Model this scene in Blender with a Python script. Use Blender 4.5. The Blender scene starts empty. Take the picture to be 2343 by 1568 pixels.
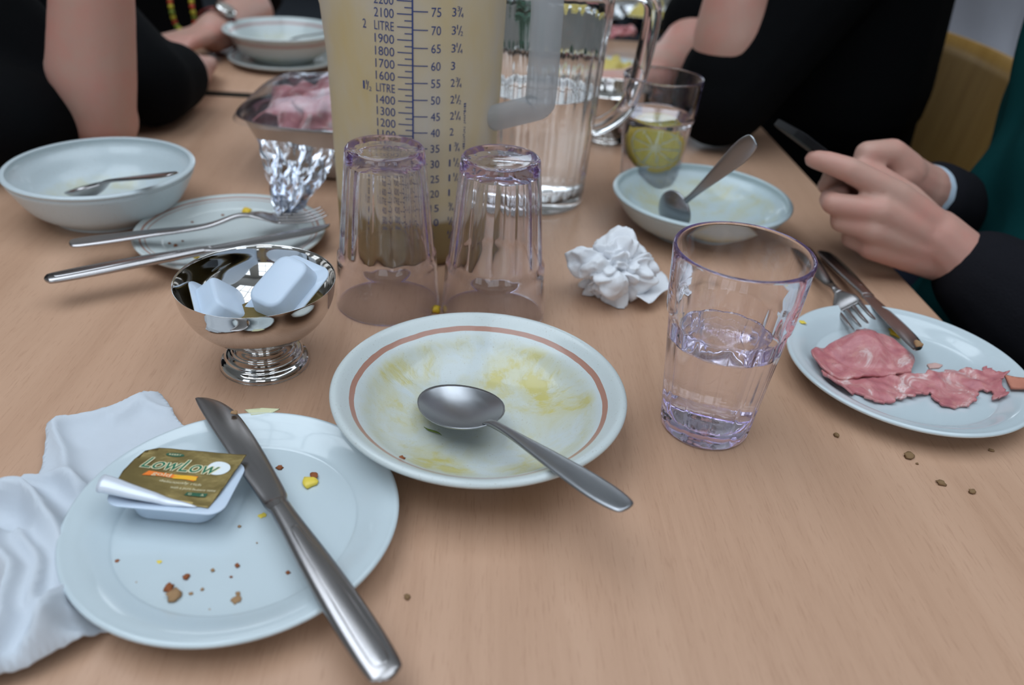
import bpy, bmesh, math, random
import numpy as np
from mathutils import Vector, Matrix, noise

# ------------------------------------------------------------------ camera, light, exposure
SC = bpy.context.scene
COL = SC.collection
Z0 = 0.74                                   # height of the table tops above the floor
W, H = 2343, 1568
PITCH, ROLL, FPX, HC = math.radians(31.9234), math.radians(4.1134), 1826.88, 0.3147
CAM = Vector((0, 0, Z0 + HC))
FWD = Vector((0, math.cos(PITCH), -math.sin(PITCH)))
_r0 = Vector((1, 0, 0)); _u0 = Vector((0, math.sin(PITCH), math.cos(PITCH)))
RIGHT = math.cos(ROLL) * _r0 + math.sin(ROLL) * _u0
UP = -math.sin(ROLL) * _r0 + math.cos(ROLL) * _u0
cd = bpy.data.cameras.new('camera'); cam = bpy.data.objects.new('camera', cd); COL.objects.link(cam)
m3 = Matrix((RIGHT, UP, -FWD)).transposed()
cam.matrix_world = Matrix.Translation(CAM) @ m3.to_4x4()
cd.sensor_width = 23.6; cd.lens = FPX / W * 23.6; cd.clip_start = 0.01
cd.dof.use_dof = True; cd.dof.focus_distance = 0.50; cd.dof.aperture_fstop = 3.4
SC.camera = cam

wd = bpy.data.worlds.new('world'); SC.world = wd; wd.use_nodes = True
wd.node_tree.nodes['Background'].inputs[0].default_value = (0.75, 0.86, 1, 1)
wd.node_tree.nodes['Background'].inputs[1].default_value = 0.35

def area(name, loc, tgt, sx, sy, power, col):
    l = bpy.data.lights.new(name, 'AREA'); l.shape = 'RECTANGLE'; l.size = sx; l.size_y = sy
    l.energy = power; l.color = col
    o = bpy.data.objects.new(name, l); COL.objects.link(o); o.location = loc
    o.rotation_euler = (Vector(tgt) - Vector(loc)).to_track_quat('-Z', 'Y').to_euler()
    return o
DAY = (0.80, 0.90, 1.0)
# daylight: two roof lights over the tables and a row of tall windows in the far wall, plus added back-wall fill
area('rooflight_daylight', (-1.15, 0.3, 3.53), (-1.15, 0.3, 0), 1.9, 3.2, 155, DAY)
area('rooflight_daylight', (1.15, 0.3, 3.53), (1.15, 0.3, 0), 1.9, 3.2, 100, DAY)
for i in range(3):
    area('window_daylight', (-2.6 + i * 2.6, -3.43, 2.15), (-2.6 + i * 2.6, 0, 2.15), 1.5, 1.9, 45, DAY)  # fill lights added on the unseen back wall to brighten the tumbler rims
for i in range(4):
    area('window_daylight', (-3.3 + i * 2.2, 6.93, 2.15), (-3.3 + i * 2.2, 0, 2.15), 1.5, 1.9, 52, DAY)

SC.view_settings.view_transform = 'Standard'; SC.view_settings.look = 'None'
SC.view_settings.gamma = 1.0; SC.view_settings.use_curve_mapping = False
SC.view_settings.exposure = -1.15
SC.cycles.max_bounces = 40; SC.cycles.transmission_bounces = 40; SC.cycles.transparent_max_bounces = 14
SC.cycles.glossy_bounces = 32; SC.cycles.diffuse_bounces = 4
SC.cycles.sample_clamp_indirect = 10.0
SC.cycles.use_denoising = True

# ------------------------------------------------------------------ helpers
noise.seed_set(1)
R = random.Random(7)
def ray(px, py):
    return FWD + RIGHT * ((px - W / 2) / FPX) - UP * ((py - H / 2) / FPX)
def at(px, py, z=0.0):                       # point of the place at height z above the table top
    d = ray(px, py); return CAM + d * ((Z0 + z - CAM.z) / d.z)
def atd(px, py, y):                          # point of the place at depth y
    d = ray(px, py); return CAM + d * (y / d.y)
def atlen(px, py, P, L, lo=0.0, hi=0.3):     # point on that sight line at distance L from P (first height found)
    best = None
    for i in range(400):
        z = lo + (hi - lo) * i / 399
        e = abs((at(px, py, z) - P).length - L)
        if best is None or e < best[0]: best = (e, z)
    return at(px, py, best[1])

MATS = {}
def mat(name, col=(0.8, 0.8, 0.8), rough=0.5, metal=0.0, trans=0.0, ior=1.45, sss=0.0, coat=0.0, spec=0.5, alpha=1.0, sheen=0.0):
    if name in MATS: return MATS[name]
    m = bpy.data.materials.new(name); m.use_nodes = True
    b = m.node_tree.nodes['Principled BSDF']
    b.inputs['Base Color'].default_value = (*col, 1); b.inputs['Roughness'].default_value = rough
    b.inputs['Metallic'].default_value = metal; b.inputs['Transmission Weight'].default_value = trans
    b.inputs['IOR'].default_value = ior; b.inputs['Coat Weight'].default_value = coat
    b.inputs['Coat Roughness'].default_value = 0.06
    b.inputs['Specular IOR Level'].default_value = spec
    b.inputs['Sheen Weight'].default_value = sheen
    if sss:
        b.inputs['Subsurface Weight'].default_value = sss
        b.inputs['Subsurface Radius'].default_value = (1, 0.35, 0.2); b.inputs['Subsurface Scale'].default_value = 0.006
    MATS[name] = m
    return m
class NT:                                    # small node helper
    def __init__(s, m): s.t = m.node_tree; s.b = s.t.nodes['Principled BSDF']
    def n(s, typ, **kw):
        x = s.t.nodes.new(typ)
        for k, v in kw.items():
            if k in x.inputs: x.inputs[k].default_value = v
            else: setattr(x, k, v)
        return x
    def l(s, a, b): s.t.links.new(a, b)
    def coord(s, scale=(1, 1, 1), kind='Object'):
        c = s.n('ShaderNodeTexCoord'); mp = s.n('ShaderNodeMapping'); mp.inputs['Scale'].default_value = scale
        s.l(c.outputs[kind], mp.inputs['Vector']); return mp.outputs[0]
    def noise(s, vec, scale, detail=4, rough=0.55, dist=0.0):
        x = s.n('ShaderNodeTexNoise'); x.inputs['Scale'].default_value = scale; x.inputs['Detail'].default_value = detail
        x.inputs['Roughness'].default_value = rough; x.inputs['Distortion'].default_value = dist
        s.l(vec, x.inputs['Vector']); return x.outputs['Fac']
    def ramp(s, fac, stops):
        x = s.n('ShaderNodeValToRGB'); e = x.color_ramp.elements
        while len(e) < len(stops): e.new(0.5)
        for i, (p, c) in enumerate(stops):
            e[i].position = p; e[i].color = (*c, 1) if len(c) == 3 else c
        s.l(fac, x.inputs[0]); return x.outputs[0]
    def mix(s, fac, a, b, mode='MIX'):
        x = s.n('ShaderNodeMix', data_type='RGBA', blend_type=mode)
        for sock, v in ((0, fac), (6, a), (7, b)):
            if isinstance(v, (int, float)): x.inputs[sock].default_value = v
            elif isinstance(v, tuple): x.inputs[sock].default_value = (*v, 1)
            else: s.l(v, x.inputs[sock])
        return x.outputs[2]
    def math(s, op, a, b=0.0, c=None):
        x = s.n('ShaderNodeMath', operation=op)
        for i, v in enumerate((a, b, c)):
            if v is None: continue
            if isinstance(v, (int, float)): x.inputs[i].default_value = v
            else: s.l(v, x.inputs[i])
        return x.outputs[0]
    def bump(s, h, strength=0.3, dist=0.001):
        x = s.n('ShaderNodeBump'); x.inputs['Strength'].default_value = strength; x.inputs['Distance'].default_value = dist
        s.l(h, x.inputs['Height']); s.l(x.outputs[0], s.b.inputs['Normal'])
    def radius(s):
        c = s.n('ShaderNodeTexCoord'); sp = s.n('ShaderNodeSeparateXYZ'); s.l(c.outputs['Object'], sp.inputs[0])
        xx = s.math('MULTIPLY', sp.outputs[0], sp.outputs[0]); yy = s.math('MULTIPLY', sp.outputs[1], sp.outputs[1])
        return s.math('SQRT', s.math('ADD', xx, yy)), sp
    def color(s, c): s.l(c, s.b.inputs['Base Color'])

def new_mesh(name, V, F, m=None, parent=None, smooth=True, loc=None):
    me = bpy.data.meshes.new(name); me.from_pydata([tuple(v) for v in V], [], [tuple(f) for f in F]); me.update()
    if smooth: me.polygons.foreach_set('use_smooth', [True] * len(me.polygons))
    if m: me.materials.append(m)
    return link(name, me, parent, loc)
def link(name, me, parent=None, loc=None):
    o = bpy.data.objects.new(name, me); COL.objects.link(o)
    if parent: o.parent = parent
    if loc is not None: o.location = loc
    return o
def tag(o, label, cat, group=None, kind=None):
    if label: o['label'] = label
    if cat: o['category'] = cat
    if group: o['group'] = group
    if kind: o['kind'] = kind
    return o
def thing(name, label, cat, loc=(0, 0, 0), group=None, mtx=None):
    o = bpy.data.objects.new(name, None); o.empty_display_size = 0.02; COL.objects.link(o)
    if mtx is not None: o.matrix_world = mtx
    else: o.location = loc
    return tag(o, label, cat, group)
def struct(o): o['kind'] = 'structure'; return o
def sharp(o, ang=35):
    me = o.data
    try: me.set_sharp_from_angle(angle=math.radians(ang))
    except Exception: pass
    return o
def lathe(prof, n=96, fr=None):
    """closed ring profile [(r,z)..]; fr(r,z,theta,i)->r modulates"""
    V, F = [], []
    k = len(prof)
    for j in range(n):
        t = 2 * math.pi * j / n
        for i, (r, z) in enumerate(prof):
            rr = fr(r, z, t, i) if fr else r
            V.append((rr * math.cos(t), rr * math.sin(t), z))
    for j in range(n):
        j2 = (j + 1) % n
        for i in range(k - 1):
            a, b, c, d = j * k + i, j2 * k + i, j2 * k + i + 1, j * k + i + 1
            F.append((a, b, c, d))
    return V, F
def weld(o, d=1e-6):
    bm = bmesh.new(); bm.from_mesh(o.data); bmesh.ops.remove_doubles(bm, verts=bm.verts, dist=d)
    bmesh.ops.dissolve_degenerate(bm, edges=bm.edges, dist=1e-7)
    bmesh.ops.recalc_face_normals(bm, faces=bm.faces); bm.to_mesh(o.data); bm.free()
    o.data.polygons.foreach_set('use_smooth', [True] * len(o.data.polygons)); return o
def spline(pts, n=8):                        # Catmull-Rom through 2D or 3D points
    P = [Vector(p) for p in pts]; out = []
    for i in range(len(P) - 1):
        a = P[max(i - 1, 0)]; b = P[i]; c = P[i + 1]; d = P[min(i + 2, len(P) - 1)]
        for j in range(n):
            t = j / n
            out.append(0.5 * ((2 * b) + (c - a) * t + (2 * a - 5 * b + 4 * c - d) * t * t + (3 * b - a - 3 * c + d) * t ** 3))
    out.append(P[-1]); return out
def sphere_vf(c, r, nu=14, nv=8, sc=(1, 1, 1)):
    V = [Vector((c[0], c[1], c[2] + r * sc[2]))]; F = []
    for i in range(1, nv):
        p = math.pi * i / nv
        for j in range(nu):
            t = 2 * math.pi * j / nu
            V.append(Vector((c[0] + r * sc[0] * math.sin(p) * math.cos(t), c[1] + r * sc[1] * math.sin(p) * math.sin(t), c[2] + r * sc[2] * math.cos(p))))
    V.append(Vector((c[0], c[1], c[2] - r * sc[2]))); L = len(V) - 1
    for j in range(nu):
        F.append((0, 1 + j, 1 + (j + 1) % nu))
        F.append((L, 1 + (nv - 2) * nu + (j + 1) % nu, 1 + (nv - 2) * nu + j))
    for i in range(nv - 2):
        for j in range(nu):
            a = 1 + i * nu + j; b = 1 + i * nu + (j + 1) % nu
            F.append((a, a + nu, b + nu, b))
    return V, F
def capsule_vf(p, q, r1, r2, n=14):
    p, q = Vector(p), Vector(q); d = q - p; L = d.length
    if L < 1e-6: return sphere_vf(p, max(r1, r2))
    w = d / L; u = w.orthogonal().normalized(); v = w.cross(u)
    s = (r1 - r2) / L; s = max(-0.95, min(0.95, s)); a0 = math.asin(s)
    rings = []
    for i in range(0, 6):
        a = -math.pi / 2 + (a0 + math.pi / 2) * i / 5
        rings.append((p + w * (r1 * math.sin(a)), r1 * math.cos(a)))
    for i in range(0, 6):
        a = a0 + (math.pi / 2 - a0) * i / 5
        rings.append((q + w * (r2 * math.sin(a)), r2 * math.cos(a)))
    V, F = [], []
    for c, r in rings:
        for j in range(n):
            t = 2 * math.pi * j / n; V.append(c + (u * math.cos(t) + v * math.sin(t)) * max(r, 1e-5))
    for i in range(len(rings) - 1):
        for j in range(n):
            a = i * n + j; b = i * n + (j + 1) % n; F.append((a, b, b + n, a + n))
    F.append(tuple(range(n - 1, -1, -1))); F.append(tuple(range((len(rings) - 1) * n, len(rings) * n)))
    return V, F
def chain(pts):                               # [(point, radius), ...] -> capsule list
    return [(pts[i][0], pts[i + 1][0], pts[i][1], pts[i + 1][1]) for i in range(len(pts) - 1)]
def organic(name, caps, m, parent, voxel, smooth=6, extra=None, disp=None, rigid=0.5):
    """one continuous surface grown round a set of tapering limbs"""
    V, F = [], []
    def add(vf):
        k = len(V); V.extend(vf[0]); F.extend([tuple(i + k for i in f) for f in vf[1]])
    for c in caps: add(capsule_vf(*c))
    for e in (extra or []): add(sphere_vf(*e))
    me = bpy.data.meshes.new(name + '_raw'); me.from_pydata([tuple(v) for v in V], [], F); me.update()
    o = bpy.data.objects.new(name + '_raw', me); COL.objects.link(o)
    md = o.modifiers.new('r', 'REMESH'); md.mode = 'VOXEL'; md.voxel_size = voxel
    sm = o.modifiers.new('s', 'SMOOTH'); sm.factor = rigid; sm.iterations = smooth
    dg = bpy.context.evaluated_depsgraph_get()
    e = o.evaluated_get(dg); out = bpy.data.meshes.new_from_object(e, depsgraph=dg)
    bpy.data.objects.remove(o); bpy.data.meshes.remove(me)
    out.name = name; out.materials.clear(); out.materials.append(m)
    if disp:
        n = len(out.vertices); co = np.empty(n * 3); no = np.empty(n * 3)
        out.vertices.foreach_get('co', co); out.vertex_normals.foreach_get('vector', no)
        co = co.reshape(-1, 3); no = no.reshape(-1, 3)
        co += no * disp(co)[:, None]; out.vertices.foreach_set('co', co.ravel()); out.update()
    out.polygons.foreach_set('use_smooth', [True] * len(out.polygons))
    return link(name, out, parent)
def inpoly(x, y, P):
    c = False; j = len(P) - 1
    for i in range(len(P)):
        if (P[i][1] > y) != (P[j][1] > y) and x < (P[j][0] - P[i][0]) * (y - P[i][1]) / (P[j][1] - P[i][1]) + P[i][0]: c = not c
        j = i
    return c
def sheet(name, outline, zf, thick, cell, m, parent=None, jag=0.0, seed=1):
    """a thin irregular slab cut to a 2D outline on a grid, lifted by zf(x,y)"""
    rr = random.Random(seed); P = []
    for i in range(len(outline)):
        a = Vector(outline[i][:2]); b = Vector(outline[(i + 1) % len(outline)][:2]); k = max(1, int((b - a).length / (cell * 1.2)))
        for j in range(k):
            p = a.lerp(b, j / k); P.append((p.x + rr.uniform(-jag, jag), p.y + rr.uniform(-jag, jag)))
    bm = bmesh.new(); vs = [bm.verts.new((x, y, 0)) for x, y in P]; bm.faces.new(vs)
    xs = [p[0] for p in P]; ys = [p[1] for p in P]
    for ax, (lo, hi) in enumerate(((min(xs), max(xs)), (min(ys), max(ys)))):
        v = lo + cell * 0.5
        while v < hi:
            bmesh.ops.bisect_plane(bm, geom=bm.verts[:] + bm.edges[:] + bm.faces[:], plane_co=(v, 0, 0) if ax == 0 else (0, v, 0), plane_no=(1, 0, 0) if ax == 0 else (0, 1, 0))
            v += cell
    bmesh.ops.triangulate(bm, faces=bm.faces)
    for v in bm.verts: v.co.z = zf(v.co.x, v.co.y)
    bmesh.ops.recalc_face_normals(bm, faces=bm.faces)
    if sum(f.normal.z for f in bm.faces) < 0: bmesh.ops.reverse_faces(bm, faces=bm.faces)
    if thick:
        g = bmesh.ops.duplicate(bm, geom=bm.faces[:])
        nf = [x for x in g['geom'] if isinstance(x, bmesh.types.BMFace)]; nv = [x for x in g['geom'] if isinstance(x, bmesh.types.BMVert)]
        bm_map = g['vert_map']
        for v in nv: v.co.z -= thick
        bmesh.ops.reverse_faces(bm, faces=nf)
        be = [e for e in bm.edges if len(e.link_faces) == 1]
        bmesh.ops.bridge_loops(bm, edges=be)
    me = bpy.data.meshes.new(name); bm.to_mesh(me); bm.free()
    me.polygons.foreach_set('use_smooth', [True] * len(me.polygons)); me.materials.append(m)
    return link(name, me, parent)
def N(x, y, z=0.0): return noise.noise(Vector((x, y, z)))
def box(bmv, x0, x1, y0, y1, z0, z1):
    V, F = bmv; k = len(V)
    V += [(x0, y0, z0), (x1, y0, z0), (x1, y1, z0), (x0, y1, z0), (x0, y0, z1), (x1, y0, z1), (x1, y1, z1), (x0, y1, z1)]
    F += [tuple(i + k for i in f) for f in ((3, 2, 1, 0), (4, 5, 6, 7), (0, 1, 5, 4), (1, 2, 6, 5), (2, 3, 7, 6), (3, 0, 4, 7))]
def bevel(o, w=0.003, s=2):
    bm = bmesh.new(); bm.from_mesh(o.data)
    bmesh.ops.bevel(bm, geom=bm.edges[:], offset=w, segments=s, affect='EDGES', profile=0.5)
    bm.to_mesh(o.data); bm.free(); o.data.polygons.foreach_set('use_smooth', [True] * len(o.data.polygons)); sharp(o, 40); return o
def rrect(w, d, r, n=6):
    out = []
    for cx, cy, a0 in ((w / 2 - r, d / 2 - r, 0), (-w / 2 + r, d / 2 - r, 90), (-w / 2 + r, -d / 2 + r, 180), (w / 2 - r, -d / 2 + r, 270)):
        for i in range(n + 1):
            a = math.radians(a0 + 90 * i / n); out.append((cx + r * math.cos(a), cy + r * math.sin(a)))
    return out
def rings_mesh(rings, close_first=True, close_last=True):
    k = len(rings[0]); V = [v for r in rings for v in r]; F = []
    for i in range(len(rings) - 1):
        for j in range(k):
            a = i * k + j; b = i * k + (j + 1) % k; F.append((a, b, b + k, a + k))
    if close_first: F.append(tuple(range(k - 1, -1, -1)))
    if close_last: F.append(tuple(range((len(rings) - 1) * k, len(rings) * k)))
    return V, F
def tube(path, rad, n=10, flat=1.0):
    P = [Vector(p) for p in path]; rings = []; up = None
    for i, p in enumerate(P):
        t = (P[min(i + 1, len(P) - 1)] - P[max(i - 1, 0)]).normalized()
        if up is None: up = t.orthogonal().normalized()
        up = (up - t * up.dot(t)).normalized(); sd = t.cross(up)
        r = rad(i / (len(P) - 1)) if callable(rad) else rad
        rings.append([p + up * (r * math.cos(2 * math.pi * j / n)) + sd * (r * flat * math.sin(2 * math.pi * j / n)) for j in range(n)])
    return rings_mesh(rings)
def frame(o, xdir, up=(0, 0, 1)):             # matrix with local x along xdir
    x = Vector(xdir).normalized(); u = Vector(up); y = u.cross(x).normalized(); z = x.cross(y)
    m = Matrix((x, y, z)).transposed().to_4x4(); m.translation = Vector(o); return m
TXT = {}
def text2d(s, size=1.0):
    key = s
    if key not in TXT:
        c = bpy.data.curves.new('t', 'FONT'); c.body = s; c.size = 1.0; c.resolution_u = 3
        o = bpy.data.objects.new('t', c); COL.objects.link(o)
        dg = bpy.context.evaluated_depsgraph_get(); me = bpy.data.meshes.new_from_object(o.evaluated_get(dg), depsgraph=dg)
        V = [tuple(v.co) for v in me.vertices]; F = [tuple(p.vertices) for p in me.polygons]
        bpy.data.objects.remove(o); bpy.data.curves.remove(c); bpy.data.meshes.remove(me)
        x0 = min(v[0] for v in V); x1 = max(v[0] for v in V)
        TXT[key] = ([(v[0] - x0, v[1]) for v in V], F, x1 - x0)
    return TXT[key]

# ------------------------------------------------------------------ materials
def wood_mat():
    m = mat('beech_laminate', rough=0.38, spec=0.35); n = NT(m)
    v = n.coord((1, 1, 1))
    warp = n.noise(n.coord((3.0, 0.8, 1)), 2.0, 2)
    mp = n.coord((60, 3.2, 1)); 
    add = n.n('ShaderNodeVectorMath', operation='MULTIPLY_ADD'); n.l(warp, add.inputs[0]); add.inputs[1].default_value = (7, 0, 0); n.l(mp, add.inputs[2])
    band = n.noise(add.outputs[0], 0.45, 4, 0.6)
    fleck = n.noise(n.coord((900, 65, 1)), 1.0, 3, 0.6)
    fine = n.noise(n.coord((420, 9, 1)), 1.0, 5, 0.65)
    c = n.ramp(band, [(0.28, (0.44, 0.258, 0.166)), (0.52, (0.52, 0.318, 0.212)), (0.78, (0.60, 0.380, 0.262))])
    c = n.mix(n.ramp(fine, [(0.35, (0, 0, 0)), (0.7, (0.55, 0.55, 0.55))]), c, (0.55, 0.337, 0.226))
    c = n.mix(n.ramp(fleck, [(0.56, (0, 0, 0)), (0.70, (0.34, 0.34, 0.34))]), c, (0.33, 0.18, 0.11))
    n.color(c); n.bump(fleck, 0.04, 0.0003); return m
WOOD = wood_mat()
CERAMIC = mat('white_glazed_ceramic', (0.55, 0.63, 0.665), 0.22, coat=0.6)
_n = NT(CERAMIC); _n.l(_n.ramp(_n.noise(_n.coord((1, 1, 1)), 40, 3), [(0.3, (0.16,) * 3), (0.8, (0.27,) * 3)]), _n.b.inputs['Roughness'])
def speckled(name, stripes, residue=0.0, seed=0.0, rmax=0.065, base=(0.55, 0.60, 0.60), res_col=(0.52, 0.46, 0.15)):
    m = mat(name, base, 0.28, coat=0.28); n = NT(m)
    r, sp = n.radius(); v = n.coord((1, 1, 1))
    spk = n.noise(v, 900, 2, 0.5)
    c = n.mix(n.ramp(spk, [(0.66, (0, 0, 0)), (0.74, (0.55, 0.55, 0.55))]), base, (0.30, 0.24, 0.18))
    for a, b, col in stripes:
        wob = n.math('MULTIPLY_ADD', n.noise(v, 60, 2), 0.0012, -0.0006)
        rr = n.math('ADD', r, wob)
        k = n.math('MULTIPLY', n.math('GREATER_THAN', rr, a), n.math('LESS_THAN', rr, b))
        k = n.math('MULTIPLY', k, n.math('GREATER_THAN', sp.outputs[2], 0.008))
        c = n.mix(n.math('MULTIPLY', k, 0.85), c, col)
    if residue:
        mp = n.n('ShaderNodeMapping'); mp.inputs['Location'].default_value = (seed, seed * 1.7, 0); mp.inputs['Scale'].default_value = (1, 1, 0.4)
        n.l(v, mp.inputs['Vector'])
        a = n.noise(mp.outputs[0], 26, 5, 0.6, 0.8); b2 = n.noise(mp.outputs[0], 75, 4, 0.6, 0.5)
        edge = n.ramp(n.math('DIVIDE', r, rmax), [(0.25, (0.25,) * 3), (0.62, (1,) * 3), (0.93, (0.85,) * 3), (1.0, (0,) * 3)])
        k = n.math('MULTIPLY', n.ramp(n.math('MULTIPLY_ADD', b2, 0.35, n.math('MULTIPLY', a, 0.75)), [(0.50, (0,) * 3), (0.66, (1.0,) * 3)]), edge)
        film = n.math('MULTIPLY', n.ramp(a, [(0.36, (0,) * 3), (0.58, (0.55,) * 3)]), edge)
        up = n.math('GREATER_THAN', sp.outputs[2], 0.0045)
        k = n.math('MULTIPLY', n.math('MULTIPLY', n.math('MAXIMUM', k, film), residue), up)
        c = n.mix(k, c, res_col); n.bump(k, 0.35, 0.0012)
    n.color(c); return m
STRIPE = (0.36, 0.125, 0.065)
BOWL_F = speckled('speckled_stoneware_soup', [(0.0755, 0.0785, STRIPE)], 1.0, 3.1, 0.074)
BOWL_R = speckled('pale_stoneware_soup_ring', [], 0.6, 8.7, 0.078, base=(0.50, 0.60, 0.63))
BOWL_L = speckled('pale_stoneware_soup_trace', [], 0.42, 1.3, 0.06, base=(0.52, 0.59, 0.62))
BOWL_FAR = speckled('stoneware_pink_rim', [(0.076, 0.079, (0.40, 0.25, 0.24))], 0.3, 5.2, 0.07, base=(0.52, 0.58, 0.58))
SAUCER = speckled('stoneware_brown_bands', [(0.0735, 0.0752, STRIPE), (0.0700, 0.0708, STRIPE)], 0.0, 0, base=(0.55, 0.60, 0.60))
def steel_mat(name, rough, col=(0.56, 0.55, 0.53), brushed=False):
    m = mat(name, col, rough, metal=1.0); n = NT(m)
    s = n.noise(n.coord((30, 500, 500) if brushed else (60, 60, 60)), 1.0, 3)
    n.l(n.ramp(s, [(0.3, (rough * 0.93,) * 3), (0.75, (rough * 1.15,) * 3)]), n.b.inputs['Roughness']); return m
STEEL = steel_mat('cutlery_steel', 0.24, (0.42, 0.40, 0.40), True)
STEEL_DULL = steel_mat('brushed_spoon_steel', 0.33, (0.36, 0.37, 0.39), True)
CHROME = steel_mat('polished_steel', 0.05, (0.66, 0.64, 0.62))
TRAYM = steel_mat('tray_steel', 0.16, (0.58, 0.60, 0.62))
PC = mat('lilac_tinted_clear_plastic', (0.99, 0.985, 1.0), 0.015, trans=1.0, ior=1.46)
_va = PC.node_tree.nodes.new('ShaderNodeVolumeAbsorption'); _va.inputs['Color'].default_value = (0.62, 0.48, 0.95, 1); _va.inputs['Density'].default_value = 10
PC.node_tree.links.new(_va.outputs[0], PC.node_tree.nodes['Material Output'].inputs['Volume'])
PCJ = mat('clear_pitcher_plastic', (0.965, 0.97, 0.975), 0.03, trans=1.0, ior=1.47)
WATER = mat('water', (1, 1, 1), 0.0, trans=1.0, ior=1.333)
PLASTIC = mat('white_tub_plastic', (0.55, 0.64, 0.76), 0.35, sss=0.05)
GOLD = mat('gold_foil', (0.27, 0.20, 0.075), 0.36, metal=0.7)
_n = NT(GOLD); _n.bump(_n.noise(_n.coord((1, 1, 1)), 260, 3), 0.25, 0.0008)
FOIL_BACK = mat('foil_white_underside', (0.72, 0.76, 0.84), 0.38, metal=0.25)
INK = {k: mat('ink_' + k, c, 0.6) for k, c in dict(green=(0.0, 0.14, 0.075), blue=(0.03, 0.055, 0.20), cream=(0.78, 0.70, 0.45), orange=(0.85, 0.20, 0.02), amber=(0.85, 0.45, 0.02), darkgreen=(0.02, 0.10, 0.05), pale=(0.75, 0.80, 0.82)).items()}
def tissue_mat():
    m = mat('tissue_paper', (0.78, 0.79, 0.82), 0.95, spec=0.1); n = NT(m)
    n.bump(n.noise(n.coord((1, 1, 1)), 600, 3), 0.12, 0.0004); return m
TISSUE = tissue_mat()
def ham_mat():
    m = mat('cooked_ham', (0.5, 0.2, 0.2), 0.33, sss=0.15); n = NT(m); v = n.coord((1, 1, 1))
    a = n.noise(v, 45, 5, 0.6, 1.2); b = n.noise(v, 160, 4, 0.6)
    c = n.ramp(a, [(0.30, (0.40, 0.125, 0.145)), (0.47, (0.50, 0.180, 0.19)), (0.57, (0.56, 0.26, 0.255)), (0.64, (0.72, 0.55, 0.54)), (0.70, (0.55, 0.24, 0.22))])
    c = n.mix(n.ramp(b, [(0.55, (0, 0, 0)), (0.75, (0.5,) * 3)]), c, (0.62, 0.32, 0.27)); n.color(c); n.bump(b, 0.3, 0.0008); return m
HAM = ham_mat()
HAMFAT = mat('ham_fat', (0.66, 0.42, 0.38), 0.35, sss=0.2)
HAMRIND = mat('ham_rind', (0.55, 0.22, 0.15), 0.4)
SKIN = mat('skin', (0.55, 0.315, 0.245), 0.5, sss=0.12); 
_n = NT(SKIN); _v = _n.coord((1, 1, 1))
_n.color(_n.mix(_n.ramp(_n.noise(_v, 22, 4), [(0.40, (0,) * 3), (0.68, (0.8,) * 3)]), (0.50, 0.295, 0.235), (0.56, 0.25, 0.20)))
NAIL = mat('fingernail', (0.62, 0.38, 0.33), 0.3)
def cloth(name, col, rough=0.95, bump=0.2, sc=700):
    m = mat(name, col, rough, spec=0.08); n = NT(m); n.bump(n.noise(n.coord((1, 1, 1)), sc, 2), bump, 0.0008); return m
BLACK = cloth('black_jersey', (0.0032, 0.0034, 0.004)); NAVYK = cloth('charcoal_knit', (0.011, 0.011, 0.014), 1.0, 0.6, 420)
GREEN = cloth('deep_green_cotton', (0.004, 0.042, 0.044)); WHITEC = cloth('white_shirt_cotton', (0.36, 0.36, 0.40)); DENIM = cloth('dark_denim', (0.012, 0.015, 0.025))
HAIR = {k: mat('hair_' + k, c, 0.55) for k, c in dict(brown=(0.045, 0.022, 0.012), dark=(0.012, 0.009, 0.008), fair=(0.25, 0.15, 0.07)).items()}
CHAIRW = mat('chair_plywood', (0.40, 0.22, 0.055), 0.4, spec=0.4)
_n = NT(CHAIRW); _n.color(_n.ramp(_n.noise(_n.coord((40, 40, 3)), 1.2, 5), [(0.3, (0.40, 0.215, 0.050)), (0.7, (0.52, 0.30, 0.085))]))
CHAIRO = mat('orange_plywood', (0.28, 0.10, 0.02), 0.4)
TUBE = mat('grey_steel_tube', (0.35, 0.35, 0.36), 0.35, metal=0.8)
DARK = mat('dark_rubber', (0.01, 0.01, 0.01), 0.7)

# ------------------------------------------------------------------ the room
def slab(name, x0, x1, y0, y1, z0, z1, m):
    B = ([], []); box(B, x0, x1, y0, y1, z0, z1); return struct(new_mesh(name, *B, m, smooth=False))
FLOORM = mat('dark_carpet', (0.030, 0.034, 0.042), 0.95, spec=0.1); _n = NT(FLOORM); _n.bump(_n.noise(_n.coord((1, 1, 1)), 300, 2), 0.5, 0.003)
WALLM = mat('painted_plaster', (0.62, 0.60, 0.56), 0.8); _n = NT(WALLM); _n.bump(_n.noise(_n.coord((1, 1, 1)), 60, 3), 0.1, 0.002)
CEILM = mat('ceiling_paint', (0.72, 0.72, 0.70), 0.85)
FRAMEM = mat('window_frame_paint', (0.55, 0.56, 0.57), 0.4)
slab('floor', -5, 5, -3.5, 7.1, -0.1, 0, FLOORM)
slab('ceiling', -5, 5, -3.5, 7.1, 3.6, 3.7, CEILM)
slab('wall_left', -5.1, -5, -3.5, 7.1, 0, 3.6, WALLM); slab('wall_right', 5, 5.1, -3.5, 7.1, 0, 3.6, WALLM)
slab('wall_back', -5, 5, -3.6, -3.5, 0, 3.6, WALLM); slab('wall_far', -5, 5, 7.0, 7.1, 0, 3.6, WALLM)
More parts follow.
